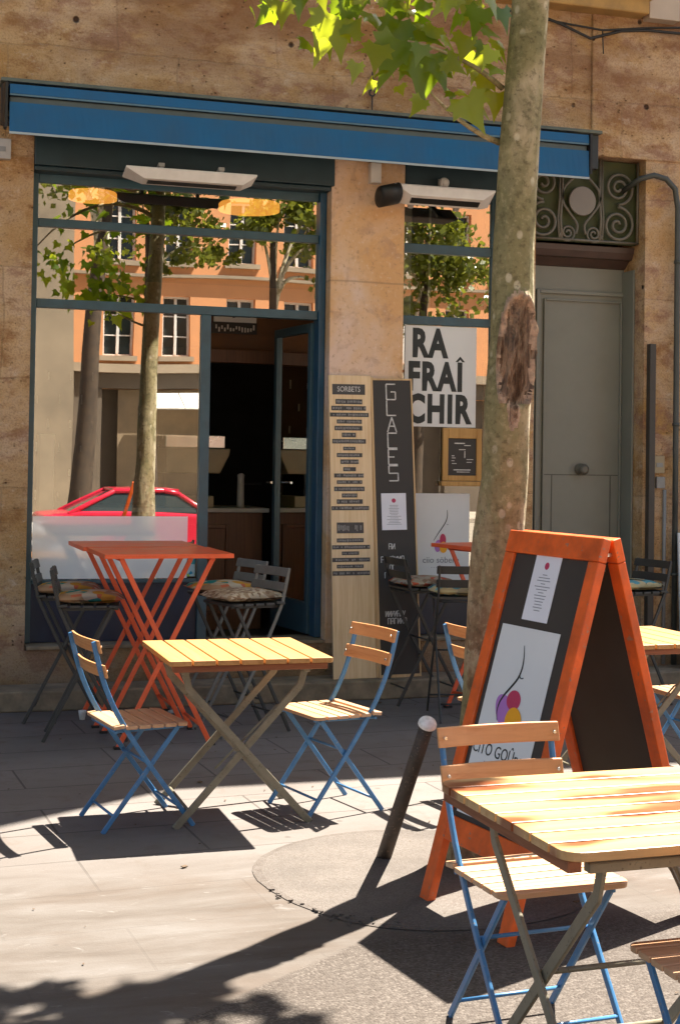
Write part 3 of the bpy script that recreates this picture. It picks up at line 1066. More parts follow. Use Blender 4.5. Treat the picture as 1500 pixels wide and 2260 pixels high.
# framed slate inside the side window
fs = thing('framed_slate', 'wooden framed menu slate with a ledge on the side window below the lettered poster', 'slate', (0.955, 0.134, 1.635))
f = MB()
f.span(-0.150, -0.108, -0.015, 0.015, -0.17, 0.208)
f.span(0.108, 0.150, -0.015, 0.015, -0.17, 0.208)
f.span(-0.1075, 0.1075, -0.015, 0.015, 0.135, 0.208)
f.span(-0.1075, 0.1075, -0.015, 0.015, -0.17, -0.13)
f.build('frame', M['innerframe'], fs, bevel=0.004)
f = MB()
f.span(-0.1075, 0.1075, -0.005, 0.01, -0.1295, 0.1345)
f.build('slate_panel', M['slate'], fs)
f = MB()
for (x, z, wd, h) in ((-0.02, 0.10, 0.08, 0.008), (0.04, 0.085, 0.05, 0.006), (0.0, 0.055, 0.05, 0.005), (-0.07, 0.01, 0.02, 0.006), (-0.065, -0.005, 0.03, 0.005), (-0.07, -0.025, 0.022, 0.005), (-0.06, -0.045, 0.035, 0.005), (0.02, 0.02, 0.006, 0.05), (0.06, -0.015, 0.05, 0.005), (0.055, -0.035, 0.04, 0.005), (0.0, -0.09, 0.13, 0.007), (0.01, -0.105, 0.10, 0.005)):
    f.box((x, -0.007, z), (wd, 0.001, h))
f.build('chalk_marks', M['chalk'], fs)
f = MB()
f.span(-0.17, 0.165, -0.05, 0.014, -0.205, -0.172)
f.build('ledge', M['innerframe'], fs, bevel=0.004)

# ------------------------------------------------------------------ the room behind the glass
rm = thing('cafe_interior', 'dark room of the cafe behind the open door and the panes', 'room')
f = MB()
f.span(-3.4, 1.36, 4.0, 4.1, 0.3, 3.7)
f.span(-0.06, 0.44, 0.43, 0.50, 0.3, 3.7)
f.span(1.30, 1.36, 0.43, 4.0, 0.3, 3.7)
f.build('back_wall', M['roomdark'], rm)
f = MB()
f.span(-3.5, -3.4, 0.43, 4.1, 0.3, 3.7)
f.span(-3.4, -1.15, 3.9, 3.998, 0.3, 3.7)
f.build('brown_wall', M['roombrown'], rm)
f = MB()
random.seed(11)
for i in range(9):
    for j in range(6):
        x = -2.9 + i * 0.2 + (j % 2) * 0.1
        f.span(x, x + 0.012, 3.885, 3.899, 1.2 + j * 0.22, 1.2 + j * 0.22 + random.uniform(0.06, 0.09))
f.build('wall_dashes', M['chalk'], rm)
f = MB()
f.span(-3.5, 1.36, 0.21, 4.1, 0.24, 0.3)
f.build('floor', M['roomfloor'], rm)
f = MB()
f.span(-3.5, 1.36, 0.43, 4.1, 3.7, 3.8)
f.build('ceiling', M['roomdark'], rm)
f = MB()
f.span(-1.1, 1.30, 1.52, 1.62, 2.45, 2.95)
f.build('bulkhead', M['bulkhead'], rm)
f = MB()
f.span(-1.1, 1.30, 1.40, 1.50, 2.34, 2.445)
f.build('beam', M['counter'], rm, bevel=0.005)
isn = thing('menu_sign', 'white and black menu sign hanging over the counter inside the doorway', 'sign', (-0.40, 1.49, 2.66))
f = MB()
f.span(-0.18, 0.16, 0, 0.015, 0.005, 0.12)
f.build('white_panel', M['poster'], isn)
f = MB()
f.span(-0.19, 0.165, 0, 0.015, -0.085, 0.003)
f.build('dark_panel', M['slate'], isn)
f = MB()
for k in range(14):
    f.box((-0.16 + k * 0.023, -0.002, -0.045 + random.uniform(-0.012, 0.012)), (0.012, 0.002, random.uniform(0.02, 0.045)))
f.build('chalk_marks', M['chalk'], isn)
f = MB()
f.tube([(-0.02, -0.002, 0.10), (0.02, -0.002, 0.08), (0.0, -0.002, 0.05), (-0.03, -0.002, 0.04)], 0.004, 5)
f.build('drawing', M['darkink'], isn)
ct = thing('counter', 'brown panelled wooden counter inside the doorway', 'counter', (-0.62, 1.25, 0.3))
f = MB()
f.span(-0.9, 0.40, 0.02, 0.6, 0, 0.89)
for x in (-0.42, -0.02):
    f.span(x - 0.16, x - 0.13, 0.0, 0.019, 0.12, 0.80)
    f.span(x + 0.13, x + 0.16, 0.0, 0.019, 0.12, 0.80)
    f.span(x - 0.129, x + 0.129, 0.0, 0.019, 0.77, 0.80)
    f.span(x - 0.129, x + 0.129, 0.0, 0.019, 0.12, 0.15)
f.build('carcass', M['counter'], ct, bevel=0.004)
f = MB()
f.span(-0.92, 0.44, -0.03, 0.64, 0.892, 0.925)
f.build('worktop', M['lightgrey'], ct, bevel=0.004)
em = thing('coffee_machine', 'cream coffee machine on the counter inside the doorway', 'coffee machine', (-0.72, 1.5, 1.226))
f = MB()
f.prism([(-0.25, 0.26), (0.17, 0.26), (0.24, 0.40), (0.25, 0.45), (-0.25, 0.45)], -0.2, 0.2, XZ)
f.build('head', M['cream'], em, bevel=0.01)
f = MB()
f.span(-0.25, 0.21, -0.18, 0.18, 0.452, 0.55)
f.build('cup_tray', M['chrome'], em, bevel=0.006)
f = MB()
f.span(-0.25, 0.0, -0.15, 0.2, 0.09, 0.258)
f.build('column', M['black'], em)
f = MB()
f.span(-0.25, 0.12, -0.22, 0.2, 0.0, 0.088)
f.build('base', M['cream'], em, bevel=0.006)
bt = thing('beer_tap', 'upright chrome tap column with dark lever on the counter', 'tap', (-0.36, 1.42, 1.226))
f = MB()
f.lathe([(0.032, 0.0), (0.03, 0.02), (0.027, 0.22), (0.03, 0.25), (0.012, 0.262)], n=14)
f.build('column', M['lightgrey'], bt)
f = MB()
f.tube([(0.025, 0, 0.18), (0.16, -0.02, 0.185)], 0.007, 6)
f.build('lever', M['black'], bt)


def pendant(p, r, label):
    t = thing('pendant_lamp', label, 'lamp', p, 0, 'pendant lamps behind the upper panes')
    b = MB()
    b.lathe([(r, 0.0), (r, 0.05), (r * 0.96, 0.06), (0.02, 0.065)], n=32)
    b.build('lamp_shade', M['lampglow'], t)
    b = MB()
    b.tube([(0, 0, 0.066), (0, 0, 3.695 - p[2])], 0.006, 6)
    b.build('cord', M['cable'], t)


p = atY(550, 466, 1.3)
pendant((p.x, p.y, p.z), 0.235, 'flat amber disc pendant lamp behind the right of the upper pane')
p = atY(205, 441, 2.0)
pendant((p.x, p.y, p.z), 0.19, 'flat amber disc pendant lamp behind the left of the upper pane')
st = thing('white_stand', 'narrow white upright stand behind the left edge of the big pane', 'stand', (-1.93, 0.6, 0.3))
f = MB()
f.span(-0.05, 0.05, -0.1, 0.1, 0, 1.45)
f.build('column', M['white'], st, bevel=0.005)
f = MB()
f.span(-0.03, 0.02, -0.106, -0.101, 0.82, 0.86)
f.build('socket', M['black'], st)

# ------------------------------------------------------------------ awning
aw = thing('awning', 'retracted blue canvas awning across the shopfront', 'awning')
X0, X1 = -2.29, 1.65
f = MB()
f.prism([(-0.43, 3.835), (-0.42, 3.895), (-0.36, 3.905), (-0.16, 3.945), (-0.16, 3.93), (-0.36, 3.885), (-0.40, 3.835)], X0, X1, Matrix(((0, 0, 1), (1, 0, 0), (0, 1, 0))))
f.build('canopy', M['awning'], aw)
f = MB()
f.span(X0, X1, -0.425, -0.405, 3.825, 3.836)
f.build('trim', M['trimblue'], aw)
f = MB()
f.span(X0, X1, -0.400, -0.16, 3.75, 3.824)
f.build('front_bar', M['awninggrey'], aw, bevel=0.01)
f = MB()
# valance with slight ripple
N = 90
top, bot = [], []
for i in range(N + 1):
    x = X0 + (X1 - X0) * i / N
    r1 = 0.004 * math.sin(i * 0.9) + 0.003 * math.sin(i * 0.37 + 1)
    top.append((x, -0.425, 3.782))
    bot.append((x, -0.432 + r1, 3.598))
for off in (0.0, 0.004):
    tv = [f.bm.verts.new((x, y + off, z)) for x, y, z in top]
    bv = [f.bm.verts.new((x, y + off, z)) for x, y, z in bot]
    for i in range(N):
        f.bm.faces.new((tv[i], tv[i + 1], bv[i + 1], bv[i]))
f.span(X0, X1, -0.425, -0.4055, 3.772, 3.781)
f.build('valance', M['awning'], aw)
f = MB()
f.span(X0, X1, -0.436, -0.426, 3.583, 3.597)
f.build('hem', M['hem'], aw)
f = MB()
f.span(X0 - 0.03, 1.86, -0.158, -0.003, 3.72, 3.965)
f.build('casing', M['casing'], aw, bevel=0.005)
f = MB()
f.span(X0 - 0.04, 1.87, -0.20, -0.002, 3.967, 3.99)
f.build('flashing', M['flash'], aw, bevel=0.003)
for x in (X0 - 0.02, X1 + 0.012):
    f = MB()
    f.prism([(-0.44, 3.62), (-0.44, 3.90), (-0.16, 3.955), (-0.159, 3.70), (-0.36, 3.62)], x - 0.008, x + 0.008, Matrix(((0, 0, 1), (1, 0, 0), (0, 1, 0))))
    f.build('end_plate', M['black'], aw)
for x in (-1.5, 0.9):
    f = MB()
    f.tube([(x, -0.14, 3.78), (x + 0.4, -0.27, 3.77), (x + 0.05, -0.37, 3.78)], 0.018, 8)
    f.build('arm', M['casing'], aw)


# ------------------------------------------------------------------ patio heaters
def heater(label, p, ln, rot, cap):
    t = thing('patio_heater', label, 'heater', p, 0, 'strip heaters under the awning')
    t.rotation_euler = (rot, 0, 0)
    b = MB()
    a = [(-ln / 2, -0.085), (ln / 2, -0.085), (ln / 2, 0.085), (-ln / 2, 0.085)]
    i_ = [(-ln / 2 + 0.12, -0.05), (ln / 2 - 0.09, -0.05), (ln / 2 - 0.09, 0.05), (-ln / 2 + 0.12, 0.05)]
    v0 = [b.bm.verts.new((x, y, 0.0)) for x, y in a]
    v1 = [b.bm.verts.new((x, y, -0.055)) for x, y in i_]
    v2 = [b.bm.verts.new((x, y, 0.012)) for x, y in a]
    b.bm.faces.new(v1)
    b.bm.faces.new(v2[::-1])
    for k in range(4):
        b.bm.faces.new((v0[k], v0[(k + 1) % 4], v1[(k + 1) % 4], v1[k]))
        b.bm.faces.new((v2[k], v2[(k + 1) % 4], v0[(k + 1) % 4], v0[k]))
    b.build('hood', M['white'], t, bevel=0.003)
    b = MB()
    b.box((0.01, 0, -0.057), (ln * 0.68, 0.05, 0.006))
    b.build('element', M['black'], t)
    for x in (-ln * 0.22, ln * 0.24):
        b = MB()
        b.span(x - 0.012, x + 0.012, -0.012, 0.012, 0.013, 0.075)
        b.span(x - 0.02, x + 0.02, -0.02, 0.20, 0.05, 0.075)
        b.lathe([(0.022, -0.026), (0.022, -0.021)], (x, 0, 0.062), 10, Matrix.Rotation(R(90), 3, 'X'))
        b.build('bracket', M['lightgrey'], t, bevel=0.003)
    if cap:
        b = MB()
        b.lathe([(0.03, -0.09), (0.06, -0.085), (0.06, 0.055), (0.03, 0.065)], (-ln / 2 - 0.01, 0, -0.02), 20, Matrix.Rotation(R(72), 3, 'Y') @ Matrix.Diagonal((1, 1.5, 1)))
        b.build('end_cap', M['black'], t)
    return t


heater('white strip heater hanging before the upper pane of the shopfront', (-1.12, -0.24, 3.435), 0.86, R(-12), False)
heater('white strip heater with black end cap over the narrow side window', (0.65, -0.20, 3.435), 0.74, R(-32), True)
t = thing('round_lamp', 'small round white lamp over the side window heater', 'lamp', (0.72, -0.01, 3.56))
f = MB()
f.lathe([(0.01, 0.07), (0.03, 0.065), (0.038, 0.045), (0.03, 0.02), (0.02, 0.0)], (0, 0, 0), 16, Matrix.Rotation(R(90), 3, 'X'))
f.build('globe', M['white'], t)
f = MB()
f.span(-0.03, 0.03, -0.006, 0.0, -0.03, 0.03)
f.build('back_plate', M['lightgrey'], t)


# ------------------------------------------------------------------ small boxes on the wall
def wallbox(name, label, cat, x0, x1, z0, z1, d, mat, detail=True):
    t = thing(name, label, cat, ((x0 + x1) / 2, 0, (z0 + z1) / 2))
    hx, hz = (x1 - x0) / 2, (z1 - z0) / 2
    b = MB()
    b.span(-hx, hx, -d, -0.001, -hz, hz)
    b.build('casing', mat, t, bevel=0.004)
    if detail:
        b = MB()
        b.span(-hx * 0.6, hx * 0.6, -d - 0.003, -d - 0.0005, -hz * 0.3, hz * 0.2)
        b.build('cover', M['greybox'], t)
    return t


wallbox('junction_box', 'pale grey junction box under the left end of the awning', 'box', -2.42, -2.25, 3.50, 3.63, 0.06, M['lightgrey'])
wallbox('alarm_box', 'white box on top of the pink pier under the awning', 'box', 0.175, 0.25, 3.52, 3.66, 0.07, M['white'], False)
wallbox('intercom', 'cream intercom plate on the stone beside the grey door', 'intercom', 2.415, 2.50, 1.54, 1.67, 0.02, M['cream'])
wallbox('doorbell_box', 'small grey box under the cream intercom plate', 'box', 2.43, 2.50, 1.43, 1.515, 0.03, M['greybox'])
wallbox('meter_box', 'pale beige meter box high on the wall in the top right corner', 'box', 2.28, 2.53, 4.87, 5.2, 0.12, M['beige'], False)
f = MB()
f.tube([(1.3, -0.04, 4.86), (1.62, -0.03, 4.78), (1.85, -0.03, 4.70), (2.1, -0.03, 4.78), (2.3, -0.05, 4.80), (2.55, -0.09, 4.79), (2.9, -0.05, 4.86)], 0.011, 6)
f.tube([(1.2, -0.02, 4.84), (1.55, -0.02, 4.80), (1.95, -0.03, 4.77), (2.32, -0.05, 4.82), (2.6, -0.05, 4.85), (2.9, -0.05, 4.9)], 0.008, 6)
f.tube([(1.95, -0.02, 4.77), (1.96, -0.02, 4.60)], 0.006, 6)
tag(f.build('cable', M['cable']), 'black cables sagging along the wall under the ochre sill', 'cable')
f = MB()
p = atY(1450, 390, -0.06)
f.tube([(2.20, 0.12, 3.63), (2.26, -0.04, 3.70), (2.36, -0.065, 3.73), (2.46, -0.065, 3.71), (2.535, -0.065, 3.64), (2.56, -0.065, 3.50), (2.562, -0.065, 2.0), (2.565, -0.065, 0.14)], 0.021, 12)
for z in (3.1, 1.9, 0.8):
    f.lathe([(0.027, -0.012), (0.027, 0.012)], (2.562, -0.065, z), 12)
tag(f.build('drain_pipe', M['pipe'], smooth=False), 'dark iron pipe arching from the doorway and down the right wall', 'pipe')
f = MB()
f.span(2.352, 2.40, -0.055, -0.001, 0.42, 2.49)
f.span(2.40, 2.405, -0.045, -0.002, 0.42, 2.49)
tag(f.build('cover_strip', M['rail'], bevel=0.004), 'dark vertical cable cover strip right of the grey door', 'cable cover')
f = MB()
f.tube([(2.50, -0.02, 1.42), (2.50, -0.02, 0.9), (2.505, -0.02, 0.14)], 0.014, 8)
tag(f.build('thin_conduit', M['greybox']), 'thin grey conduit below the small grey box', 'conduit')

# leaning white board at the far right edge
pb = thing('white_board', 'white board with dark scribbled drawing leaning at the right edge', 'board', (2.76, -0.16, 0.13))
f = MB()
f.box((0, 0, 0.49), (0.42, 0.02, 0.98), Matrix.Rotation(R(-4), 3, 'X'))
f.build('panel', M['poster'], pb, bevel=0.003)
f = MB()
for k, z in enumerate((0.92, 0.83, 0.80, 0.70, 0.60)):
    y = 0.034 - 0.0705 * (1 - z / 0.49) - 0.083 + 0.0
    yy = -0.012 + (z - 0.49) * math.tan(R(4))
    f.tube([(-0.195, yy, z), (-0.15, yy, z + 0.02), (-0.17, yy, z - 0.03), (-0.10, yy, z)], 0.006, 5)
f.build('drawing', M['darkink'], pb)

# ------------------------------------------------------------------ street door
sdr = thing('street_door', 'tall grey panelled street door with iron grille above', 'door', (0, 0, 0))
f = MB()
f.span(1.46, 2.44, 0.32, 0.36, 0.13, 3.14)
f.build('leaf', M['door'], sdr, bevel=0.003)
f = MB()
f.span(2.312, 2.328, 0.14, 0.318, 0.13, 3.055)
f.span(1.452, 1.468, 0.03, 0.318, 0.13, 3.055)
f.build('jamb', M['door'], sdr, bevel=0.004)
f = MB()


def frame_rect(b, x0, x1, z0, z1, wd, y0, y1):
    b.span(x0, x0 + wd, y0, y1, z0, z1)
    b.span(x1 - wd, x1, y0, y1, z0, z1)
    b.span(x0 + wd + 0.0005, x1 - wd - 0.0005, y0, y1, z1 - wd, z1)
    b.span(x0 + wd + 0.0005, x1 - wd - 0.0005, y0, y1, z0, z0 + wd)


frame_rect(f, 1.60, 2.372, 0.25, 2.895, 0.028, 0.292, 0.319)
frame_rect(f, 1.665, 2.31, 0.31, 2.83, 0.014, 0.300, 0.319)
f.build('moulding', M['door'], sdr, bevel=0.004)
f = MB()
f.span(1.68, 2.295, 0.3175, 0.3195, 1.515, 1.522)
f.span(1.745, 1.753, 0.3175, 0.3195, 0.34, 1.514)
f.span(2.228, 2.236, 0.3175, 0.3195, 0.34, 1.514)
f.build('groove', M['doordark'], sdr)
f = MB()
f.lathe([(0.045, 0.0), (0.045, 0.012), (0.02, 0.018), (0.018, 0.04), (0.035, 0.05), (0.04, 0.07), (0.02, 0.085)], (1.98, 0.318, 1.56), 18, Matrix.Rotation(R(90), 3, 'X'))
f.build('door_knob', M['iron'], sdr)
f = MB()
f.prism([(0.36, 3.06), (0.30, 3.08), (0.24, 3.13), (0.20, 3.135), (0.17, 3.18), (0.16, 3.22), (0.36, 3.235)], 1.452, 2.38, Matrix(((0, 0, 1), (1, 0, 0), (0, 1, 0))))
f.build('lintel', M['lintelwood'], sdr, bevel=0.003)
f = MB()
f.span(1.453, 2.327, 0.14, 0.159, 3.236, 3.849)
f.build('grille_backing', M['grilleback'], sdr)
GY = 0.10


def spiral(b, cx, cz, r0, r1, a0, turns, rad=0.010, n=40, sgn=1):
    pts = []
    for i in range(n + 1):
        t = i / n
        a = a0 + sgn * turns * 2 * math.pi * t
        r = r0 + (r1 - r0) * t
        pts.append((cx + r * math.cos(a), GY, cz + r * math.sin(a)))
    b.tube(pts, rad, 6)


gx = 1.855
for sgn in (-1, 1):
    for spec in ((0.30, 3.375, 0.135, 0.016, 90, 2.2, 0.012, -sgn), (0.305, 3.65, 0.125, 0.015, 270, 2.2, 0.011, sgn), (0.105, 3.295, 0.066, 0.010, 0 if sgn > 0 else 180, 2.0, 0.009, -sgn)):
        f = MB()
        spiral(f, gx + sgn * spec[0], spec[1], spec[2], spec[3], R(spec[4]), spec[5], spec[6], 56, spec[7])
        f.build('scroll', M['iron'], sdr)
    f = MB()
    f.tube(curve_pts([(gx + sgn * 0.04, GY, 3.29), (gx + sgn * 0.03, GY, 3.36), (gx + sgn * 0.09, GY, 3.44), (gx + sgn * 0.145, GY, 3.52), (gx + sgn * 0.14, GY, 3.62), (gx + sgn * 0.04, GY, 3.74), (gx + sgn * 0.10, GY, 3.84)]), 0.011, 6)
    f.build('scroll', M['iron'], sdr)
    for dx, rr in ((0.152, 0.011), (0.172, 0.008)):
        f = MB()
        f.tube([(gx + sgn * dx, GY, 3.24), (gx + sgn * (dx + 0.012), GY, 3.40), (gx + sgn * dx, GY, 3.55), (gx + sgn * dx, GY, 3.85)], rr, 6)
        f.build('grille_bar', M['iron'], sdr)
f = MB()
f.tube([(1.455, GY, 3.245), (2.325, GY, 3.245)], 0.010, 6)
f.tube([(2.318, GY, 3.245), (2.318, GY, 3.85)], 0.010, 6)
f.build('grille_bar', M['iron'], sdr)
f = MB()
f.lathe([(0.108, 0.0), (0.108, 0.012), (0.103, 0.016)], (gx, 0.088, 3.53), 32, Matrix.Rotation(R(90), 3, 'X'))
f.build('plaque', M['plate'], sdr)

# ------------------------------------------------------------------ menu boards leaning on the pier
def lean_board(name, label, cat, base, top, wd, th, mat, edge):
    """base/top: bottom centre and top centre points on the front face"""
    base, top = Vector(base), Vector(top)
    t = thing(name, label, cat, base)
    z = (top - base)
    H = z.length
    z.normalize()
    y = Vector((0, 1, 0))
    y = (y - z * y.dot(z)).normalized()
    x = y.cross(z)
    t.rotation_euler = Matrix((x, y, z)).transposed().to_euler()
    b = MB()
    b.span(-wd / 2, wd / 2, 0, th, 0, H)
    b.build('panel', mat, t, bevel=0.002)
    return t, H


wb, H = lean_board('plank_menu', 'pale pine plank menu with dark printed flavour labels', 'menu board', (0.070, -0.205, 0.131), (0.050, -0.045, 2.185), 0.300, 0.022, M['plank'], None)
f = MB()
f.span(0.1515, 0.170, 0.002, 0.024, 0.0, 2.05)
f.build('edge_strip', M['pineedge'], wb)
# labels: (pixel x0, x1, y0, y1) measured, turned into plank coordinates by z along the plank
labs = [(733, 805, 848, 871), (740, 799, 881, 892), (731, 807, 896, 906), (726, 813, 911, 920), (743, 798, 926, 935), (738, 799, 940, 950),
        (754, 785, 955, 965), (733, 807, 969, 979), (757, 784, 986, 994), (743, 799, 1000, 1009), (751, 791, 1014, 1024), (757, 785, 1031, 1040),
        (737, 802, 1045, 1054), (743, 799, 1060, 1068), (737, 804, 1074, 1084), (754, 788, 1089, 1098), (743, 800, 1102, 1112), (729, 814, 1117, 1126),
        (743, 802, 1153, 1177), (743, 802, 1188, 1197), (729, 816, 1203, 1212), (754, 792, 1217, 1225), (729, 816, 1231, 1240), (743, 802, 1246, 1254), (729, 816, 1260, 1270)]
Wi = wb.matrix_world
bpy.context.view_layer.update()
Wi = wb.matrix_world.inverted()


def on_board(px, py, Wm):
    """point of the board's front plane seen at a measured pixel"""
    inv = Wm.inverted()
    o = inv @ CAM_POS
    d = inv.to_3x3() @ ray(px, py)
    k = -o.y / d.y
    q = o + d * k
    return q.x, q.z


random.seed(21)
for i, (x0, x1, y0, y1) in enumerate(labs):
    ax, az = on_board(x0, (y0 + y1) / 2, wb.matrix_world)
    bx, bz = on_board(x1, (y0 + y1) / 2, wb.matrix_world)
    cx_, zt = on_board((x0 + x1) / 2, y0, wb.matrix_world)
    _, zb = on_board((x0 + x1) / 2, y1, wb.matrix_world)
    ax, bx = max(ax, -0.146), min(bx, 0.146)
    b = MB()
    b.span(ax, bx, -0.0015, 0, zb, zt)
    strip_o = b.build('label_strip', M['inktape'], wb)
    h = zt - zb
    if i == 0:
        lettering('SORBETS', h * 0.72, M['chalk'], wb, ((ax + bx) / 2, -0.0021, (zb + zt) / 2), depth=0.0004, xscale=0.8)
        continue
    fp = MB()
    x = ax + 0.008
    while x < bx - 0.012:
        wd = random.uniform(0.006, 0.013)
        if random.random() < 0.86:
            fp.box((x + wd / 2, -0.002, (zb + zt) / 2 + random.uniform(-0.06, 0.06) * h), (wd, 0.0008, h * random.uniform(0.35, 0.58)))
        x += wd + random.uniform(0.003, 0.006)
    fp.build('printed_marks', M['inkgrey'], strip_o)

bb, H = lean_board('slate_menu', 'tall black slate menu reading GLACES beside the pine plank', 'menu board', (0.395, -0.205, 0.131), (0.352, -0.045, 2.172), 0.275, 0.018, M['slate'], None)
f = MB()
f.span(-0.1525, -0.139, -0.003, 0.020, 0, H)
f.span(0.139, 0.150, -0.003, 0.020, 0, H)
f.span(-0.138, 0.138, -0.003, 0.020, H - 0.012, H)
f.span(-0.138, 0.138, -0.003, 0.020, 0.0, 0.02)
f.build('edge_frame', M['pineedge'], bb)
bpy.context.view_layer.update()
f = MB()
tk = 0.0085
cells = [('G', 848, 882), ('L', 884, 917), ('A', 921, 954), ('C', 956, 989), ('E', 992, 1025), ('S', 1028, 1061)]


def stroke(b, x0, z0, x1, z1, tk=tk):
    b.bar((x0, -0.002, z0), (x1, -0.002, z1), tk, 0.002)


for ch, ya, yb in cells:
    xl, zt = on_board(851 + (ya - 848) * 0.035, ya, bb.matrix_world)
    xr, zb = on_board(872 + (ya - 848) * 0.035, yb, bb.matrix_world)
    zm = (zt + zb) / 2
    if ch == 'G':
        segs = [(xl, zt, xr, zt), (xl, zt, xl, zb), (xl, zb, xr, zb), (xr, zb, xr, zm), (xr, zm, (xl + xr) / 2, zm)]
    elif ch == 'L':
        segs = [(xl, zt, xl, zb), (xl, zb, xr, zb)]
    elif ch == 'A':
        segs = [(xl, zb, (xl + xr) / 2, zt), ((xl + xr) / 2, zt, xr, zb), (xl + 0.012, zm - 0.01, xr - 0.012, zm - 0.01)]
    elif ch == 'C':
        segs = [(xl, zt, xr, zt), (xl, zt, xl, zb), (xl, zb, xr, zb)]
    elif ch == 'E':
        segs = [(xl, zt, xr, zt), (xl, zt, xl, zb), (xl, zb, xr, zb), (xl, zm, (xl + xr) / 2 + 0.01, zm)]
    else:
        segs = [(xr, zt, xl, zt), (xl, zt, xl, zm), (xl, zm, xr, zm), (xr, zm, xr, zb), (xr, zb, xl, zb)]
    for sg in segs:
        stroke(f, *sg)
f.build('lettering', M['chalk'], bb)
f = MB()
random.seed(31)
for (x0, x1, y0, y1, nn) in ((857, 872, 1200, 1212, 2), (840, 850, 1229, 1242, 1), (855, 892, 1228, 1236, 5), (859, 872, 1247, 1259, 2), (848, 858, 1264, 1276, 1),
                            (850, 895, 1349, 1360, 7), (855, 898, 1365, 1376, 6)):
    ax, zt = on_board(x0, y0, bb.matrix_world)
    bx, zb = on_board(x1, y1, bb.matrix_world)
    wd = (bx - ax) / nn
    for k in range(nn):
        xa = ax + k * wd + 0.002
        xb = xa + wd * 0.72
        stroke(f, xa, zt, xa, zb, 0.005)
        stroke(f, xa, zt, xb, zt, 0.005) if random.random() < 0.6 else stroke(f, xa, zb, xb, zt, 0.005)
        if random.random() < 0.7:
            stroke(f, xb, zt, xb, zb, 0.004)
        if random.random() < 0.5:
            stroke(f, xa, (zt + zb) / 2, xb, (zt + zb) / 2, 0.004)
f.build('chalk_marks', M['chalk'], bb)
# paper notice pinned on the slate menu
nx0, nz1 = on_board(840, 1089, bb.matrix_world)
nx1, nz0 = on_board(897, 1169, bb.matrix_world)
pn = thing('paper_notice', 'white paper notice pinned on the tall slate menu', 'notice')
pn.matrix_world = bb.matrix_world @ Matrix.Translation(((nx0 + nx1) / 2, -0.004, (nz0 + nz1) / 2))


def notice(t, wd, h):
    b = MB()
    b.box((0, 0, 0), (wd, 0.0016, h))
    b.build('sheet', M['paper'], t)
    b = MB()
    b.lathe([(wd * 0.085, 0.0), (wd * 0.085, 0.0007)], (0, -0.0008, h * 0.30), 12, Matrix.Rotation(R(90), 3, 'X'))
    b.build('crest', M['crimson'], t)
    b = MB()
    random.seed(int(h * 1000))
    for k in range(13):
        ww = wd * random.uniform(0.15, 0.6)
        b.box((0, -0.0011, h * (0.17 - k * 0.043)), (ww, 0.0006, h * 0.011))
    b.build('text_lines', M['ink'], t)


notice(pn, nx1 - nx0, nz1 - nz0)

# ------------------------------------------------------------------ A-frame sign
ACX, ACY, AANG = -0.60, -4.7309, R(-81.152)
AH, AW, AS, AT = 1.347, 0.594, 0.410, 0.034
af = thing('aframe_sign', 'orange framed A-board sign with black panels standing by the tree', 'sign', (ACX, ACY, 0), AANG)
# local x runs along the width, local -y is the front face (towards -x in the world)
thetaA = math.atan2(AS - AT, AH)
LL = math.hypot(AS - AT, AH)


def aframe_panel(sg):
    """sg=-1 front, +1 back; returns empty in panel space: x width, z up the slope, -y outwards"""
    e = bpy.data.objects.new('front_panel' if sg < 0 else 'back_panel', None)
    C.objects.link(e)
    e.parent = af
    if sg < 0:
        e.location = (0, -AS, 0)
        e.rotation_euler = (-thetaA, 0, 0)
    else:
        e.location = (0, AS, 0)
        e.rotation_euler = (-thetaA, 0, R(180))
    hw = AW / 2
    th = 0.034
    sw_ = 0.062
    for s_ in (-1, 1):
        b = MB()
        b.span(min(s_ * hw, s_ * (hw - sw_)), max(s_ * hw, s_ * (hw - sw_)), 0, th, 0.0, LL - 0.085)
        b.build('stile', M['orange'], e, bevel=0.004)
    b = MB()
    b.span(-hw, hw, -0.0015, th - 0.001, LL - 0.084, LL)
    b.build('top_rail', M['orange'], e, bevel=0.004)
    b = MB()
    b.span(-hw + sw_ + 0.0005, hw - sw_ - 0.0005, 0.001, th - 0.002, 0.235, 0.325)
    b.build('bottom_rail', M['orange'], e, bevel=0.004)
    b = MB()
    b.span(-hw + sw_ + 0.0005, hw - sw_ - 0.0005, 0.012, 0.022, 0.3255, LL - 0.0845)
    b.build('board', M['slate'], e)
    return e


fpan = aframe_panel(-1)
bpan = aframe_panel(1)
b = MB()
b.box((AW / 2 - 0.025, 0, AH - 0.06), (0.003, 0.06, 0.012))
b.bar((AW / 2 - 0.1, 0.0, AH - 0.02), (AW / 2 - 0.1, 0.09, AH - 0.20), 0.012, 0.003, (1, 0, 0))
b.build('hinge', M['chrome'], af)
bpy.context.view_layer.update()
FM = fpan.matrix_world.copy()


def board_pt(px, py, off=0.012):
    inv = FM.inverted()
    o = inv @ CAM_POS
    d = inv.to_3x3() @ ray(px, py)
    k = (off - o.y) / d.y
    q = o + d * k
    return q.x, q.z


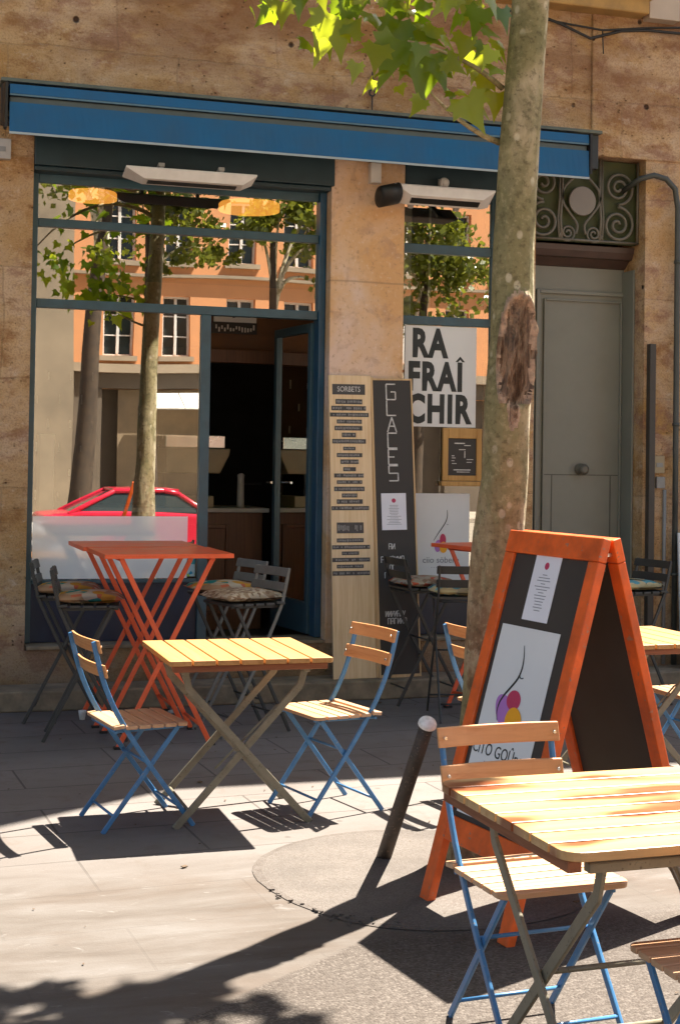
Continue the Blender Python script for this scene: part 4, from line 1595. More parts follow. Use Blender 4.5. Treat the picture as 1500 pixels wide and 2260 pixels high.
# notice: corners (1186,1217) (1245,1223) (1204,1377) (1152,1366); poster: (1111,1373) (1237,1401) (1170,1675)...
q = [board_pt(*p) for p in ((1187, 1217), (1245, 1223), (1205, 1377), (1152, 1366))]
nw = (abs(q[1][0] - q[0][0]) + abs(q[2][0] - q[3][0])) / 2
nh = ((q[0][1] + q[1][1]) - (q[2][1] + q[3][1])) / 2
ncx = sum(a for a, _ in q) / 4
ncz = sum(a for _, a in q) / 4
pn2 = thing('paper_notice', 'narrow white paper notice near the top of the A-board sign', 'notice')
pn2.matrix_world = FM @ Matrix.Translation((ncx, 0.010, ncz))
notice(pn2, nw, nh)
q = [board_pt(*p) for p in ((1111, 1374), (1237, 1402), (1172, 1676), (1030, 1676))]
pw = abs(q[1][0] - q[0][0])
pt_ = (q[0][1] + q[1][1]) / 2
pbt = 0.345
ap = thing('scoop_poster', 'white poster with face line and three coloured scoops on the A-board', 'poster')
ap.matrix_world = FM @ Matrix.Translation(((q[0][0] + q[1][0]) / 2, 0.010, (pt_ + pbt) / 2))
b = MB()
ph = pt_ - pbt
b.box((0, 0, 0), (pw, 0.0016, ph))
b.build('sheet', M['poster'], ap)
acx, acz = (q[0][0] + q[1][0]) / 2, (pt_ + pbt) / 2


def ap_pt(px, py):
    x, z = board_pt(px, py, 0.009)
    return x - acx, z - acz


b = MB()
ln = [ap_pt(*p) for p in ((1157, 1425), (1156, 1450), (1152, 1475), (1143, 1497), (1128, 1516), (1113, 1533), (1102, 1550), (1096, 1570), (1096, 1590))]
ln = curve_pts([(x, -0.0016, z) for x, z in ln], 3)
b.tube(ln, [0.0012 + 0.0028 * math.sin(math.pi * min(1, i / (len(ln) - 1))) for i in range(len(ln))], 5)
b.tube(curve_pts([(x, -0.0016, z) for x, z in (ap_pt(1146, 1492), ap_pt(1149, 1498), ap_pt(1154, 1497))], 3), 0.002, 5)
b.build('line_drawing', M['darkink'], ap)
for (c_, e1, e2, mat, yy) in (((1116, 1578), (1139, 1583), (1110, 1532), M['purple'], -0.0016), ((1133, 1546), (1148, 1549), (1137, 1524), M['crimson'], -0.0024), ((1131, 1594), (1149, 1598), (1136, 1562), M['yellow'], -0.0032)):
    o_, u_, v_ = (Vector(ap_pt(*k)) for k in (c_, e1, e2))
    u_, v_ = u_ - o_, v_ - o_
    b = MB()
    b.prism([tuple(o_ + u_ * math.cos(2 * math.pi * k / 28) + v_ * math.sin(2 * math.pi * k / 28)) for k in range(28)], yy, yy + 0.0008, XZ)
    b.build('scoop', mat, ap)
lx, lz = ap_pt(1100, 1664)
lettering('CiTO GOÛnce', 0.062, M['darkink'], ap, (lx, -0.0015, lz), depth=0.0005, xscale=0.9)
lx, lz = ap_pt(1092, 1690)
lettering('· -- ----- -- ---', 0.03, M['ink'], ap, (lx, -0.0015, lz), depth=0.0005)


# ------------------------------------------------------------------ furniture
def rounded(x0, x1, y0, y1, rs, n=5):
    """rectangle with its own corner radius at (x0y0, x1y0, x1y1, x0y1)"""
    pts = []
    for (cx, cy, sx, sy, a0), r in zip(((x0, y0, 1, 1, 180), (x1, y0, -1, 1, 270), (x1, y1, -1, -1, 0), (x0, y1, 1, -1, 90)), rs):
        if r <= 0:
            pts.append((cx, cy))
            continue
        for i in range(n + 1):
            a = R(a0 + 90 * i / n)
            pts.append((cx + sx * r + r * math.cos(a), cy + sy * r + r * math.sin(a)))
    return pts


def wood_table(label, loc, rz, size, h, topmat, ns=7, corner=0.008):
    """slats run along local y, X legs lie in local x-z planes"""
    t = thing('slatted_table', label, 'table', loc, rz, 'square slatted wooden tables')
    a = size / 2
    gap = 0.009
    sw_ = (size + gap) / ns - gap
    b = MB()
    for k in range(ns):
        x0 = -a + k * (sw_ + gap)
        x1 = x0 + sw_
        rl = corner if k == 0 else 0
        rr = corner if k == ns - 1 else 0
        b.prism(rounded(x0, x1, -a, a, (rl, rr, rr, rl)), h - 0.022, h)
    b.build('tabletop', topmat, t, bevel=0.0025)
    b = MB()
    for y in (-a + 0.03, 0, a - 0.03):
        b.span(-a + 0.02, a - 0.02, y - 0.018, y + 0.018, h - 0.050, h - 0.0225)
    b.build('cleat', M['apron'], t, bevel=0.003)
    fx, tx = 0.30 * size / 0.72, 0.25 * size / 0.72
    ly = a - 0.13
    zc = h - 0.068
    for s_ in (-1, 1):
        b = MB()
        b.span(s_ * (tx + 0.02) - 0.016, s_ * (tx + 0.02) + 0.016, -ly - 0.03, ly + 0.03, h - 0.074, h - 0.0505)
        b.build('rail', M['taupe'], t, bevel=0.003)
    for s_ in (-1, 1):
        y = s_ * ly
        b = MB()
        b.strip([(-tx - 0.02, y - 0.009, zc), (-tx + 0.0, y - 0.009, zc - 0.07), (fx, y - 0.009, 0.0)], 0.032, 0.012)
        b.build('leg', M['taupe'], t, bevel=0.003)
        b = MB()
        b.strip([(tx + 0.02, y + 0.009, zc), (tx + 0.0, y + 0.009, zc - 0.07), (-fx, y + 0.009, 0.0)], 0.032, 0.012)
        b.build('leg', M['taupe'], t, bevel=0.003)
    for xx, zz, rr in ((fx * 0.8, 0.075, 0.007), (-fx * 0.8, 0.075, 0.007), (0.012, zc * 0.5, 0.008)):
        b = MB()
        b.tube([(xx, -ly, zz), (xx, ly, zz)], rr, 8)
        b.build('stretcher', M['taupe'], t)
    b = MB()
    b.tube([(tx * 0.85, -ly + 0.02, zc - 0.14), (tx * 0.6, -ly + 0.03, zc - 0.16), (-fx * 0.42, -ly + 0.02, zc * 0.37)], 0.005, 6)
    b.build('stay', M['taupe'], t)
    return t


def folding_chair(kind):
    """faces local +x; origin on the floor"""
    if kind == 'wood':
        t = thing('folding_chair', 'blue metal folding chair with wooden slats', 'chair', (0, 0, 0), 0, 'blue folding chairs with wooden slats')
        sh_, W_, fm, bm_, sm_ = 0.455, 0.36, M['bluemetal'], M['slatback'], M['slaty']
        prof = [(0.205, 0.0), (-0.005, 0.285), (-0.125, 0.465), (-0.185, 0.58), (-0.225, 0.69), (-0.258, 0.818)]
        rear = (-0.20, 0.0)
        seatf, backs, sw_b = 0.16, ((-0.220, 0.690), (-0.248, 0.795)), 0.056
        fb = 0.40
    else:
        t = thing('bar_chair', 'dark metal folding bar chair', 'bar chair', (0, 0, 0), 0, 'dark bar chairs around the red tables')
        sh_, W_, fm, bm_ = 0.765, 0.34, M['charcoal'], M['charcoal']
        sm_ = M['charcoal']
        prof = [(0.23, 0.0), (0.0, 0.42), (-0.145, 0.72), (-0.17, 0.80), (-0.19, 0.88), (-0.205, 0.962)]
        rear = (-0.235, 0.0)
        seatf, backs, sw_b = 0.17, ((-0.183, 0.850), (-0.203, 0.935)), 0.050
        fb = 0.37
    hw = W_ / 2
    for s_ in (-1, 1):
        b = MB()
        # smooth the bent upright
        pts = []
        P_ = [Vector((x, z)) for x, z in prof]
        pts.append(P_[0])
        for i in range(1, len(P_)):
            for k in (0.33, 0.67, 1.0) if i > 1 else (1.0,):
                p0 = P_[max(0, i - 2)]
                p1, p2 = P_[i - 1], P_[i]
                p3 = P_[min(len(P_) - 1, i + 1)]
                tt = k
                q_ = 0.5 * ((2 * p1) + (p2 - p0) * tt + (2 * p0 - 5 * p1 + 4 * p2 - p3) * tt ** 2 + (3 * p1 - p0 - 3 * p2 + p3) * tt ** 3)
                pts.append(q_)
        b.strip([(p.x, s_ * hw, p.y) for p in pts], 0.021, 0.012)
        b.build('upright_leg', fm, t, bevel=0.003)
        b = MB()
        b.bar((rear[0], s_ * (hw - 0.014), 0.0), (seatf - 0.03, s_ * (hw - 0.014), sh_ - 0.022), 0.021, 0.011)
        b.build('leg', fm, t, bevel=0.003)
        b = MB()
        b.bar((-0.155 if kind == 'wood' else -0.15, s_ * (hw - 0.026), sh_ - 0.026), (seatf, s_ * (hw - 0.026), sh_ - 0.020), 0.018, 0.010)
        b.build('seat_rail', fm, t, bevel=0.002)
    for xx, zz, yy in ((prof[0][0] * 0.72, prof[1][1] * 0.22 + 0.02, hw), (rear[0] * 0.72, sh_ * 0.14, hw - 0.014), (-0.005, prof[1][1], hw), (-0.15, sh_ - 0.028, hw)):
        b = MB()
        b.tube([(xx, -yy, zz), (xx, yy, zz)], 0.006, 8)
        b.build('stretcher', fm, t)
    b = MB()
    ns = 6 if kind == 'wood' else 5
    x0 = -0.17
    pitch = (seatf + 0.02 - x0) / ns
    sdep = pitch - (0.009 if kind == 'wood' else 0.014)
    for k in range(ns):
        xa = x0 + k * pitch
        zz = sh_ + (0.004 if k in (0, ns - 1) else 0)
        tilt = 0.10 if k == 0 else (-0.07 if k == ns - 1 else 0)
        rr = 0.04 if k == ns - 1 else 0
        mt = Matrix.Translation((xa + sdep / 2, 0, zz - (0.004 if k == ns - 1 else 0))) @ Matrix.Rotation(-tilt, 4, 'Y')
        b.prism(rounded(-sdep / 2, sdep / 2, -hw - 0.022, hw + 0.022, (0, min(rr, sdep * 0.6), min(rr, sdep * 0.6), 0)), -0.016, 0.0, mt)
    b.build('seat', sm_, t, bevel=0.003)
    for (bx, bz) in backs:
        b = MB()
        # slightly bowed back slat
        N_ = 8
        rings = []
        for i in range(N_ + 1):
            y = -fb / 2 + fb * i / N_
            bow = -0.018 * (1 - (2 * y / fb) ** 2)
            ring = []
            for (dx, dz) in ((0.013, -sw_b / 2), (0.013 - 0.011, -sw_b / 2), (0.002 - 0.26 * sw_b, sw_b / 2), (0.013 - 0.26 * sw_b, sw_b / 2)):
                ring.append(b.bm.verts.new((bx + 0.012 + dx + bow, y, bz + dz)))
            rings.append(ring)
        for r0, r1 in zip(rings, rings[1:]):
            for k in range(4):
                b.bm.faces.new((r0[k], r0[(k + 1) % 4], r1[(k + 1) % 4], r1[k]))
        b.bm.faces.new(rings[0][::-1])
        b.bm.faces.new(rings[-1])
        sl = b.build('back_slat', bm_, t, bevel=0.003)
        if kind == 'wood':
            for s_ in (-1, 1):
                b = MB()
                b.lathe([(0.006, 0.0), (0.005, 0.003)], (bx + 0.023, s_ * hw, bz), 8, Matrix.Rotation(R(90), 3, 'Y'))
                b.build('screw', M['chrome'], sl)
    return t


def bar_table(label, loc, rz):
    t = thing('bar_table', label, 'bar table', loc, rz, 'high red folding tables')
    a, bq, h = 0.36, 0.31, 1.07
    b = MB()
    b.span(-a, a, -bq, bq, h - 0.004, h)
    b.span(-a, a, -bq, -bq + 0.003, h - 0.024, h - 0.0045)
    b.span(-a, a, bq - 0.003, bq, h - 0.024, h - 0.0045)
    b.span(-a, -a + 0.003, -bq + 0.0035, bq - 0.0035, h - 0.024, h - 0.0045)
    b.span(a - 0.003, a, -bq + 0.0035, bq - 0.0035, h - 0.024, h - 0.0045)
    b.build('tabletop', M['red'], t)
    for s_ in (-1, 1):
        y = s_ * (bq - 0.07)
        b = MB()
        b.bar((-a + 0.10, y - 0.008, h - 0.026), (a - 0.10, y - 0.008, 0.0), 0.028, 0.012)
        b.build('leg', M['red'], t, bevel=0.003)
        b = MB()
        b.bar((a - 0.10, y + 0.008, h - 0.026), (-a + 0.10, y + 0.008, 0.0), 0.028, 0.012)
        b.build('leg', M['red'], t, bevel=0.003)
    for s_ in (-1, 1):
        for xx, zz in ((s_ * (a - 0.145), 0.10), (s_ * (a - 0.10), h - 0.035)):
            b = MB()
            b.tube([(xx, -bq + 0.06, zz), (xx, bq - 0.06, zz)], 0.009, 8)
            b.build('stretcher', M['red'], t)
    for s_ in (-1, 1):
        b = MB()
        for y in (-1, 1):
            b.span(s_ * (a - 0.10) - 0.022, s_ * (a - 0.10) + 0.022, y * (bq - 0.07) - 0.02, y * (bq - 0.07) + 0.02, 0.001, 0.014)
        b.build('foot_pad', M['black'], t)
    return t


def cushion(label, p, rz, mat, sx=0.40, sy=0.38, th=0.065):
    b = MB()
    n = 10
    top = []
    grid_t, grid_b = [], []
    for i in range(n + 1):
        rt, rb = [], []
        for j in range(n + 1):
            u, v = -1 + 2 * i / n, -1 + 2 * j / n
            e = max(0.0, (1 - abs(u) ** 3.5) * (1 - abs(v) ** 3.5)) ** 0.5
            k = 1 - 0.10 * (u * u * v * v)
            x, y = u * sx / 2 * k, v * sy / 2 * k
            sag = 0.006 * math.sin(3 * u + 1) * math.cos(2 * v)
            rt.append(b.bm.verts.new((x, y, th * 0.45 + th * 0.55 * e + sag)))
            rb.append(b.bm.verts.new((x, y, th * 0.45 - th * 0.42 * e)))
        grid_t.append(rt)
        grid_b.append(rb)
    for i in range(n):
        for j in range(n):
            b.bm.faces.new((grid_t[i][j], grid_t[i + 1][j], grid_t[i + 1][j + 1], grid_t[i][j + 1]))
            b.bm.faces.new((grid_b[i][j], grid_b[i][j + 1], grid_b[i + 1][j + 1], grid_b[i + 1][j]))
    for k in range(n):
        for (a_, c_) in (((0, k), (0, k + 1)), ((n, k), (n, k + 1)), ((k, 0), (k + 1, 0)), ((k, n), (k + 1, n))):
            b.bm.faces.new((grid_t[a_[0]][a_[1]], grid_t[c_[0]][c_[1]], grid_b[c_[0]][c_[1]], grid_b[a_[0]][a_[1]]))
    o = b.build('seat_cushion', mat, smooth=True)
    o.location = p
    o.rotation_euler = (0, 0, rz)
    return tag(o, label, 'cushion', 'cushions on the dark bar chairs')


# wooden tables
wood_table('square slatted table between two facing blue chairs in the sun', (-1.435, -3.10, 0), R(0), 0.72, 0.74, M['topy'])
wood_table('varnished slatted table in the lower right corner with amber blotches', (-1.118, -6.212, 0), R(91.5), 0.755, 0.74, M['topblotch'], 8, 0.05)
wood_table('slatted table behind the A-board sign at the right edge', (0.62, -2.96, 0), R(2), 0.72, 0.74, M['topy'])
# blue chairs
ch0 = folding_chair('wood')
ch0.location = (-1.875, -3.135, 0)
ch0.rotation_euler = (0, 0, R(9))
ch0['label'] = 'blue folding chair at the left end of the middle slatted table'
G = ch0['group']
dup(ch0, (-0.985, -3.09, 0), R(193), 'blue folding chair in front of the pine plank, right of the middle table')
dup(ch0, (-1.175, -5.775, 0), R(-86), 'blue folding chair tucked under the blotched corner table, facing the camera')
dup(ch0, (-1.015, -6.545, 0), R(91), 'blue folding chair on the near side of the corner table, cut by the frame')
dup(ch0, (-0.08, -3.10, 0), R(10), 'blue folding chair half hidden behind the tree trunk')
dup(ch0, (0.98, -2.98, 0), R(186), 'blue folding chair at the right edge behind the A-board sign')
# red bar tables
bt0 = bar_table('high red folding table nearer the shop window', (-1.505, -0.66, 0), R(1.5))
dup(bt0, (-1.470, -1.32, 0), R(1.5), 'high red folding table on the pavement, pushed against another red one')
dup(bt0, (0.86, -0.86, 0), R(14), 'high red folding table half hidden by the tree trunk')
# dark bar chairs and their cushions
bc0 = folding_chair('bar')
bc0.location = (-1.90, -0.58, 0)
bc0.rotation_euler = (0, 0, R(-10))
bc0['label'] = 'dark bar chair left of the red tables, nearer the shop window'
dup(bc0, (-1.845, -1.16, 0), R(-8), 'dark bar chair left of the red tables, nearer the street, with a collage cushion')
c2 = dup(bc0, (-0.93, -0.62, 0), R(196), 'dark bar chair right of the red tables, nearer the open door')
c3 = dup(bc0, (-0.94, -1.18, 0), R(198), 'dark bar chair right of the red tables, nearer the street')
for c_ in (c2, c3):
    for k in [o for o in C.objects if o.parent is c_]:
        if k.name.startswith(('back_slat', 'upright')):
            me = k.data.copy()
            me.materials.clear()
            me.materials.append(M['litcharcoal'])
            k.data = me
dup(bc0, (0.47, -0.40, 0), R(4), 'dark bar chair with red dotted cushion before the slate menu')
dup(bc0, (0.50, -1.02, 0), R(78), 'dark bar chair with its back to the street beside the trunk')
dup(bc0, (1.80, -0.80, 0), R(190), 'dark bar chair seen just right of the A-board sign')
cushion('collage patterned cushion with green and orange patches on the left chair', (-1.84, -1.16, 0.767), R(-8), M['cush1'])
cushion('collage patterned cushion on the far left bar chair', (-1.895, -0.58, 0.767), R(-10), M['cush1'])
cushion('brown checked cushion on the right bar chair', (-0.945, -1.18, 0.767), R(18), M['cush2'], 0.44)
cushion('cream cushion with coloured patches on the bar chair by the door', (-0.94, -0.62, 0.767), R(16), M['cush1'], 0.42)
cushion('red dotted cushion on the chair before the slate menu', (0.475, -0.40, 0.767), R(4), M['cush3'])
cushion('cream cushion with dark spots on the chair beside the trunk', (0.50, -1.01, 0.767), R(-12), M['cush4'])
cushion('pale cushion on the chair just right of the A-board', (1.79, -0.80, 0.767), R(10), M['cush4'])

# crumpled paper cup at the foot of the step
f = MB()
f.lathe([(0.016, 0.0), (0.024, 0.05), (0.026, 0.055), (0.022, 0.05), (0.012, 0.03)], (0, 0, 0), 14)
o = f.build('paper_cup', M['bolcap'])
o.location = (-1.80, -0.62, 0.0)
tag(o, 'small white paper cup standing on the pavement near the step', 'cup')
f = MB()
f.box((0, 0, 0.012), (0.07, 0.03, 0.02), Matrix.Rotation(0.4, 3, 'Z'))
f.box((0.03, 0.02, 0.02), (0.03, 0.03, 0.03), Matrix.Rotation(0.9, 3, 'X'))
o = f.build('litter', M['lightgrey'], bevel=0.006)
o.location = (-1.22, -0.52, 0)
tag(o, 'crumpled pale litter on the pavement under the red tables', 'litter')

# bent bollard
BB = atZ(846, 1893, 0)
BT = atD(941, 1603, 5.505)
bo = thing('bollard', 'brown leaning bollard with a white rounded cap beside the A-board', 'bollard', (BB.x, BB.y, 0))
tip = BT - Vector((BB.x, BB.y, 0))
f = MB()
f.tube([tip * -0.03, tip * 0.3, tip * 0.7, tip], [0.030, 0.029, 0.028, 0.027], 18)
f.build('post', M['bolbrown'], bo)
rot = tip.normalized().to_track_quat('Z', 'Y').to_matrix()
f = MB()
f.lathe([(0.028, 0.0005), (0.036, 0.006), (0.036, 0.016), (0.030, 0.027), (0.02, 0.033), (0.006, 0.036)], tip, 18, rot)
f.build('cap', M['bolcap'], bo)

# ------------------------------------------------------------------ the plane tree
tr = thing('plane_tree', 'tall plane tree with a large bark wound before the grey door', 'tree', (0, 0, 0))
axis = [(-0.60, -4.13, -0.05, 0.19), (-0.605, -4.135, 0.25, 0.155), (-0.61, -4.145, 0.8, 0.122), (-0.612, -4.16, 1.1, 0.112), (-0.61, -4.17, 1.33, 0.102), (-0.592, -4.185, 1.55, 0.093), (-0.588, -4.19, 1.82, 0.092), (-0.578, -4.205, 2.1, 0.088),
        (-0.577, -4.206, 2.435, 0.082), (-0.566, -4.22, 2.85, 0.080), (-0.543, -4.235, 3.27, 0.0745), (-0.533, -4.242, 3.45, 0.074), (-0.49, -4.30, 4.3, 0.066), (-0.44, -4.42, 5.2, 0.055), (-0.40, -4.6, 6.2, 0.04), (-0.38, -4.8, 7.4, 0.02)]


def ax_at(z):
    for a, b_ in zip(axis, axis[1:]):
        if a[2] <= z <= b_[2]:
            t = (z - a[2]) / (b_[2] - a[2])
            return Vector((a[0] + (b_[0] - a[0]) * t, a[1] + (b_[1] - a[1]) * t, z)), a[3] + (b_[3] - a[3]) * t
    return Vector(axis[-1][:3]), axis[-1][3]


f = MB()
NS, zs = 110, []
z = -0.05
while z < 7.4:
    zs.append(z)
    z += 0.012 if 1.55 < z < 2.4 else (0.03 if z < 3.6 else 0.15)
# direction of the wound: faces the camera, a little to the right
wc = (CAM_POS - Vector((-0.58, -4.2, 2.1)))
wa = math.atan2(wc.y, wc.x) + R(22)


def woundmask(a, z):
    da = (a - wa + math.pi) % (2 * math.pi) - math.pi
    u = da / R(52)
    if z > 1.83:
        v = (z - 2.04) / (0.215 if z > 2.04 else 0.24)
        return 1 - (abs(u) ** 2.2 + abs(v) ** 2.2)
    return -1


from mathutils import noise as mnoise
rings = []
for z in zs:
    c_, r_ = ax_at(z)
    ring = []
    for k in range(NS):
        a = 2 * math.pi * k / NS
        r = r_ * (1 + 0.035 * mnoise.noise(Vector((math.cos(a) * 1.5, math.sin(a) * 1.5, z * 1.3))) + 0.02 * mnoise.noise(Vector((math.cos(a) * 5, math.sin(a) * 5, z * 7))))
        if z < 1.5:
            r *= 1 + 0.07 * (1.5 - z) * mnoise.noise(Vector((math.cos(a) * 2.5, math.sin(a) * 2.5, z * 5)))
        wm = woundmask(a, z)
        if wm > 0.0:
            r += -0.022 * min(1, wm * 3) + 0.012 * mnoise.noise(Vector((a * 12, z * 7, 1))) + 0.006 * mnoise.noise(Vector((a * 30, z * 22, 1)))
        elif wm > -0.45:
            r += 0.017 * (1 + wm / 0.45) * (1 + 0.7 * mnoise.noise(Vector((a * 6, z * 25, 3))))
        ring.append(f.bm.verts.new((c_.x + r * math.cos(a), c_.y + r * math.sin(a), z)))
    rings.append(ring)
for i, (a_, b_) in enumerate(zip(rings, rings[1:])):
    for k in range(NS):
        fc = f.bm.faces.new((a_[k], a_[(k + 1) % NS], b_[(k + 1) % NS], b_[k]))
        fc.smooth = True
        zz = (zs[i] + zs[i + 1]) / 2
        aa = 2 * math.pi * (k + 0.5) / NS
        jit = 0.22 * mnoise.noise(Vector((aa * 7, zz * 14, 5))) + 0.12 * mnoise.noise(Vector((aa * 22, zz * 40, 5)))
        wm = woundmask(aa, zz) + jit
        da = (aa - wa + math.pi) % (2 * math.pi) - math.pi
        if wm > 0.10:
            fc.material_index = 1
        elif wm > -0.28:
            fc.material_index = 2
        else:
            wmx = 1 - (abs((da + 0.10) / 0.26) ** 2 + abs((zz - 1.815) / 0.075) ** 2) + jit * 2.2
            if wmx > 0.25:
                fc.material_index = 1
            elif wmx > -0.35:
                fc.material_index = 2
f.bm.faces.new(rings[-1])
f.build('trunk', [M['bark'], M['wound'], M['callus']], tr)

# branches (low hanging spray on the left, crown above the frame)
random.seed(17)


def curve3(p0, p1, p2, n=8):
    p0, p1, p2 = Vector(p0), Vector(p1), Vector(p2)
    return [p0 * (1 - t) ** 2 + p1 * 2 * t * (1 - t) + p2 * t * t for t in [i / n for i in range(n + 1)]]


br = MB()
DEP = 5.78
tips = []
b1 = curve3(atD(1102, 315, DEP), atD(1010, 280, DEP - 0.05), atD(938, 190, DEP - 0.15))
br.tube(b1, [0.013 - 0.009 * i / 8 for i in range(9)], 7)
b2 = curve3(atD(1108, 195, DEP), atD(1030, 120, DEP - 0.1), atD(900, 90, DEP - 0.35))
br.tube(b2, [0.012 - 0.008 * i / 8 for i in range(9)], 7)
b3 = curve3(ax_at(3.75)[0], ax_at(3.9)[0] + Vector((-0.35, -0.1, 0.12)), ax_at(3.5)[0] + Vector((-0.85, -0.25, 0.12)))
br.tube(b3, [0.022 - 0.016 * i / 8 for i in range(9)], 7)
b4 = curve3(ax_at(3.95)[0], ax_at(4.1)[0] + Vector((-0.6, 0.1, 0.2)), ax_at(3.6)[0] + Vector((-1.15, 0.0, 0.0)))
br.tube(b4, [0.024 - 0.018 * i / 8 for i in range(9)], 7)
crown_limbs = []
for k in range(22):
    z0 = random.uniform(4.0, 7.0)
    a = random.uniform(0, 2 * math.pi)
    base, _ = ax_at(z0)
    L_ = random.uniform(1.2, 2.6)
    d = Vector((math.cos(a) - 0.35, math.sin(a) - 0.45, random.uniform(0.2, 0.7))).normalized()
    end = base + d * L_
    cv = curve3(base, base + d * L_ * 0.5 + Vector((0, 0, 0.25)), end)
    crown_limbs.append(cv)
    br.tube(cv, [0.035 - 0.03 * i / 8 for i in range(9)], 6)
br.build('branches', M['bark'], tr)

LEAF = [(0.0, -0.02), (0.10, -0.02), (0.30, -0.16), (0.34, -0.04), (0.50, 0.02), (0.38, 0.14), (0.47, 0.34), (0.30, 0.32), (0.20, 0.46), (0.13, 0.62),
        (0.08, 0.72), (0.0, 0.98)]
LEAF = LEAF + [(-x, y) for x, y in LEAF[-2::-1]][:-1]


def add_leaf(b, p, size, n, tipdir, mi, droop=0.25):
    """leaf blade starting at p, pointing along tipdir, blade normal near n"""
    t = tipdir.normalized()
    n = (n - t * n.dot(t))
    if n.length < 1e-3:
        n = Vector((0, 1, 0.1)) - t * t.y
    n.normalize()
    s_ = t.cross(n)
    c = b.bm.verts.new(p + t * size * 0.25)
    vs = []
    for x, y in LEAF:
        bend = -droop * size * (abs(x) * 0.7 + max(0, y - 0.2) ** 2 * 0.6)
        vs.append(b.bm.verts.new(p + s_ * x * size + t * y * size + n * bend))
    m_ = len(vs)
    for k in range(m_):
        fc = b.bm.faces.new((c, vs[k], vs[(k + 1) % m_]))
        fc.material_index = mi
        fc.smooth = True


def in_poly(x, y, poly):
    c = False
    j = len(poly) - 1
    for i in range(len(poly)):
        if (poly[i][1] > y) != (poly[j][1] > y) and x < (poly[j][0] - poly[i][0]) * (y - poly[i][1]) / (poly[j][1] - poly[i][1]) + poly[i][0]:
            c = not c
        j = i
    return c


lv = MB()
random.seed(23)
SH = Vector((-TO_SUN.x / TO_SUN.z, -TO_SUN.y / TO_SUN.z))
region = [(560, -60), (555, 60), (640, 90), (690, 150), (705, 215), (770, 120), (790, 165), (850, 200), (900, 190), (930, 240), (1000, 205), (1040, 290), (1100, 300), (1105, -60)]
cnt = 0
# hand placed leaves read off the photograph: stem pixel, tip pixel, size, material (0 green, 1 yellow)
hand = [(600, 20, 560, 62, 0), (625, 5, 622, 66, 1), (660, -30, 655, 45, 0), (735, 35, 690, 150, 1), (720, 60, 735, 135, 1), (745, 45, 752, 135, 1), (700, -40, 720, 30, 0),
        (800, -20, 790, 50, 0), (770, 10, 745, 68, 0), (830, 95, 770, 115, 0), (835, 100, 825, 165, 0), (880, 45, 870, 130, 0), (880, 90, 838, 208, 0), (905, 60, 985, 95, 0),
        (930, 100, 915, 150, 0), (945, 120, 925, 245, 0), (985, 130, 1032, 165, 0), (960, 130, 990, 205, 0), (1010, 30, 985, 80, 0), (1040, 0, 1020, 60, 0), (1000, -20, 950, 40, 0),
        (1065, 60, 1110, 85, 0), (1095, 90, 1120, 140, 0), (1085, 110, 1060, 160, 0), (1055, 120, 1040, 190, 1), (1000, 215, 985, 190, 0), (1025, 215, 1070, 295, 1), (1040, 215, 1085, 262, 1), (1095, 205, 1092, 268, 1),
        (1010, 200, 1040, 215, 0), (860, 10, 905, 35, 0), (940, 5, 915, 60, 0), (890, -30, 850, 30, 0), (1080, -10, 1100, 50, 0), (1030, 80, 1015, 140, 1), (960, 60, 940, 110, 1), (1060, 20, 1040, 90, 0),
        (1075, 170, 1050, 215, 1), (980, 75, 1010, 120, 1), (900, 130, 880, 180, 0), (1110, 20, 1122, 80, 0), (820, 30, 850, 80, 0), (770, 75, 800, 30, 0)]
for (sx, sy, ex, ey, mi) in hand:
    dp = DEP + random.uniform(-0.45, 0.05)
    p = atD(sx, sy, dp)
    q_ = atD(ex, ey, dp + random.uniform(-0.05, 0.05))
    t = q_ - p
    size = t.length / 0.98
    nrm = Vector((random.uniform(-0.5, 0.5), -1 + random.uniform(-0.2, 0.5), random.uniform(0.0, 0.9)))
    if random.random() < 0.24:
        nrm = Vector((0.08 + random.gauss(0, 0.05), -0.74 + random.gauss(0, 0.05), 0.67))
    add_leaf(lv, p, size * 1.02, nrm, t, (1 if (mi == 0 and random.random() < 0.42) else mi), random.uniform(0.1, 0.45))
    st_ = p - t.normalized() * 0.05
for k in range(230):
    x, y = random.uniform(555, 1110), random.uniform(-160, 300)
    if not in_poly(x, y, region) or (y > 30 and random.random() < 0.55):
        if y > 0:
            continue
    if y > 0 and x < 880 and random.random() < 0.72:
        continue
    dp = DEP + random.uniform(-0.5, 0.3)
    p = atD(x, y, dp)
    t = Vector((random.uniform(-0.6, 0.6), random.uniform(-0.6, 0.6), random.uniform(-1.0, -0.2)))
    nrm = Vector((random.uniform(-0.7, 0.7), random.uniform(-1, 0.3), random.uniform(0.1, 1)))
    add_leaf(lv, p, random.uniform(0.055, 0.105), nrm, t, 1 if random.random() < 0.5 else 0, random.uniform(0.1, 0.6))
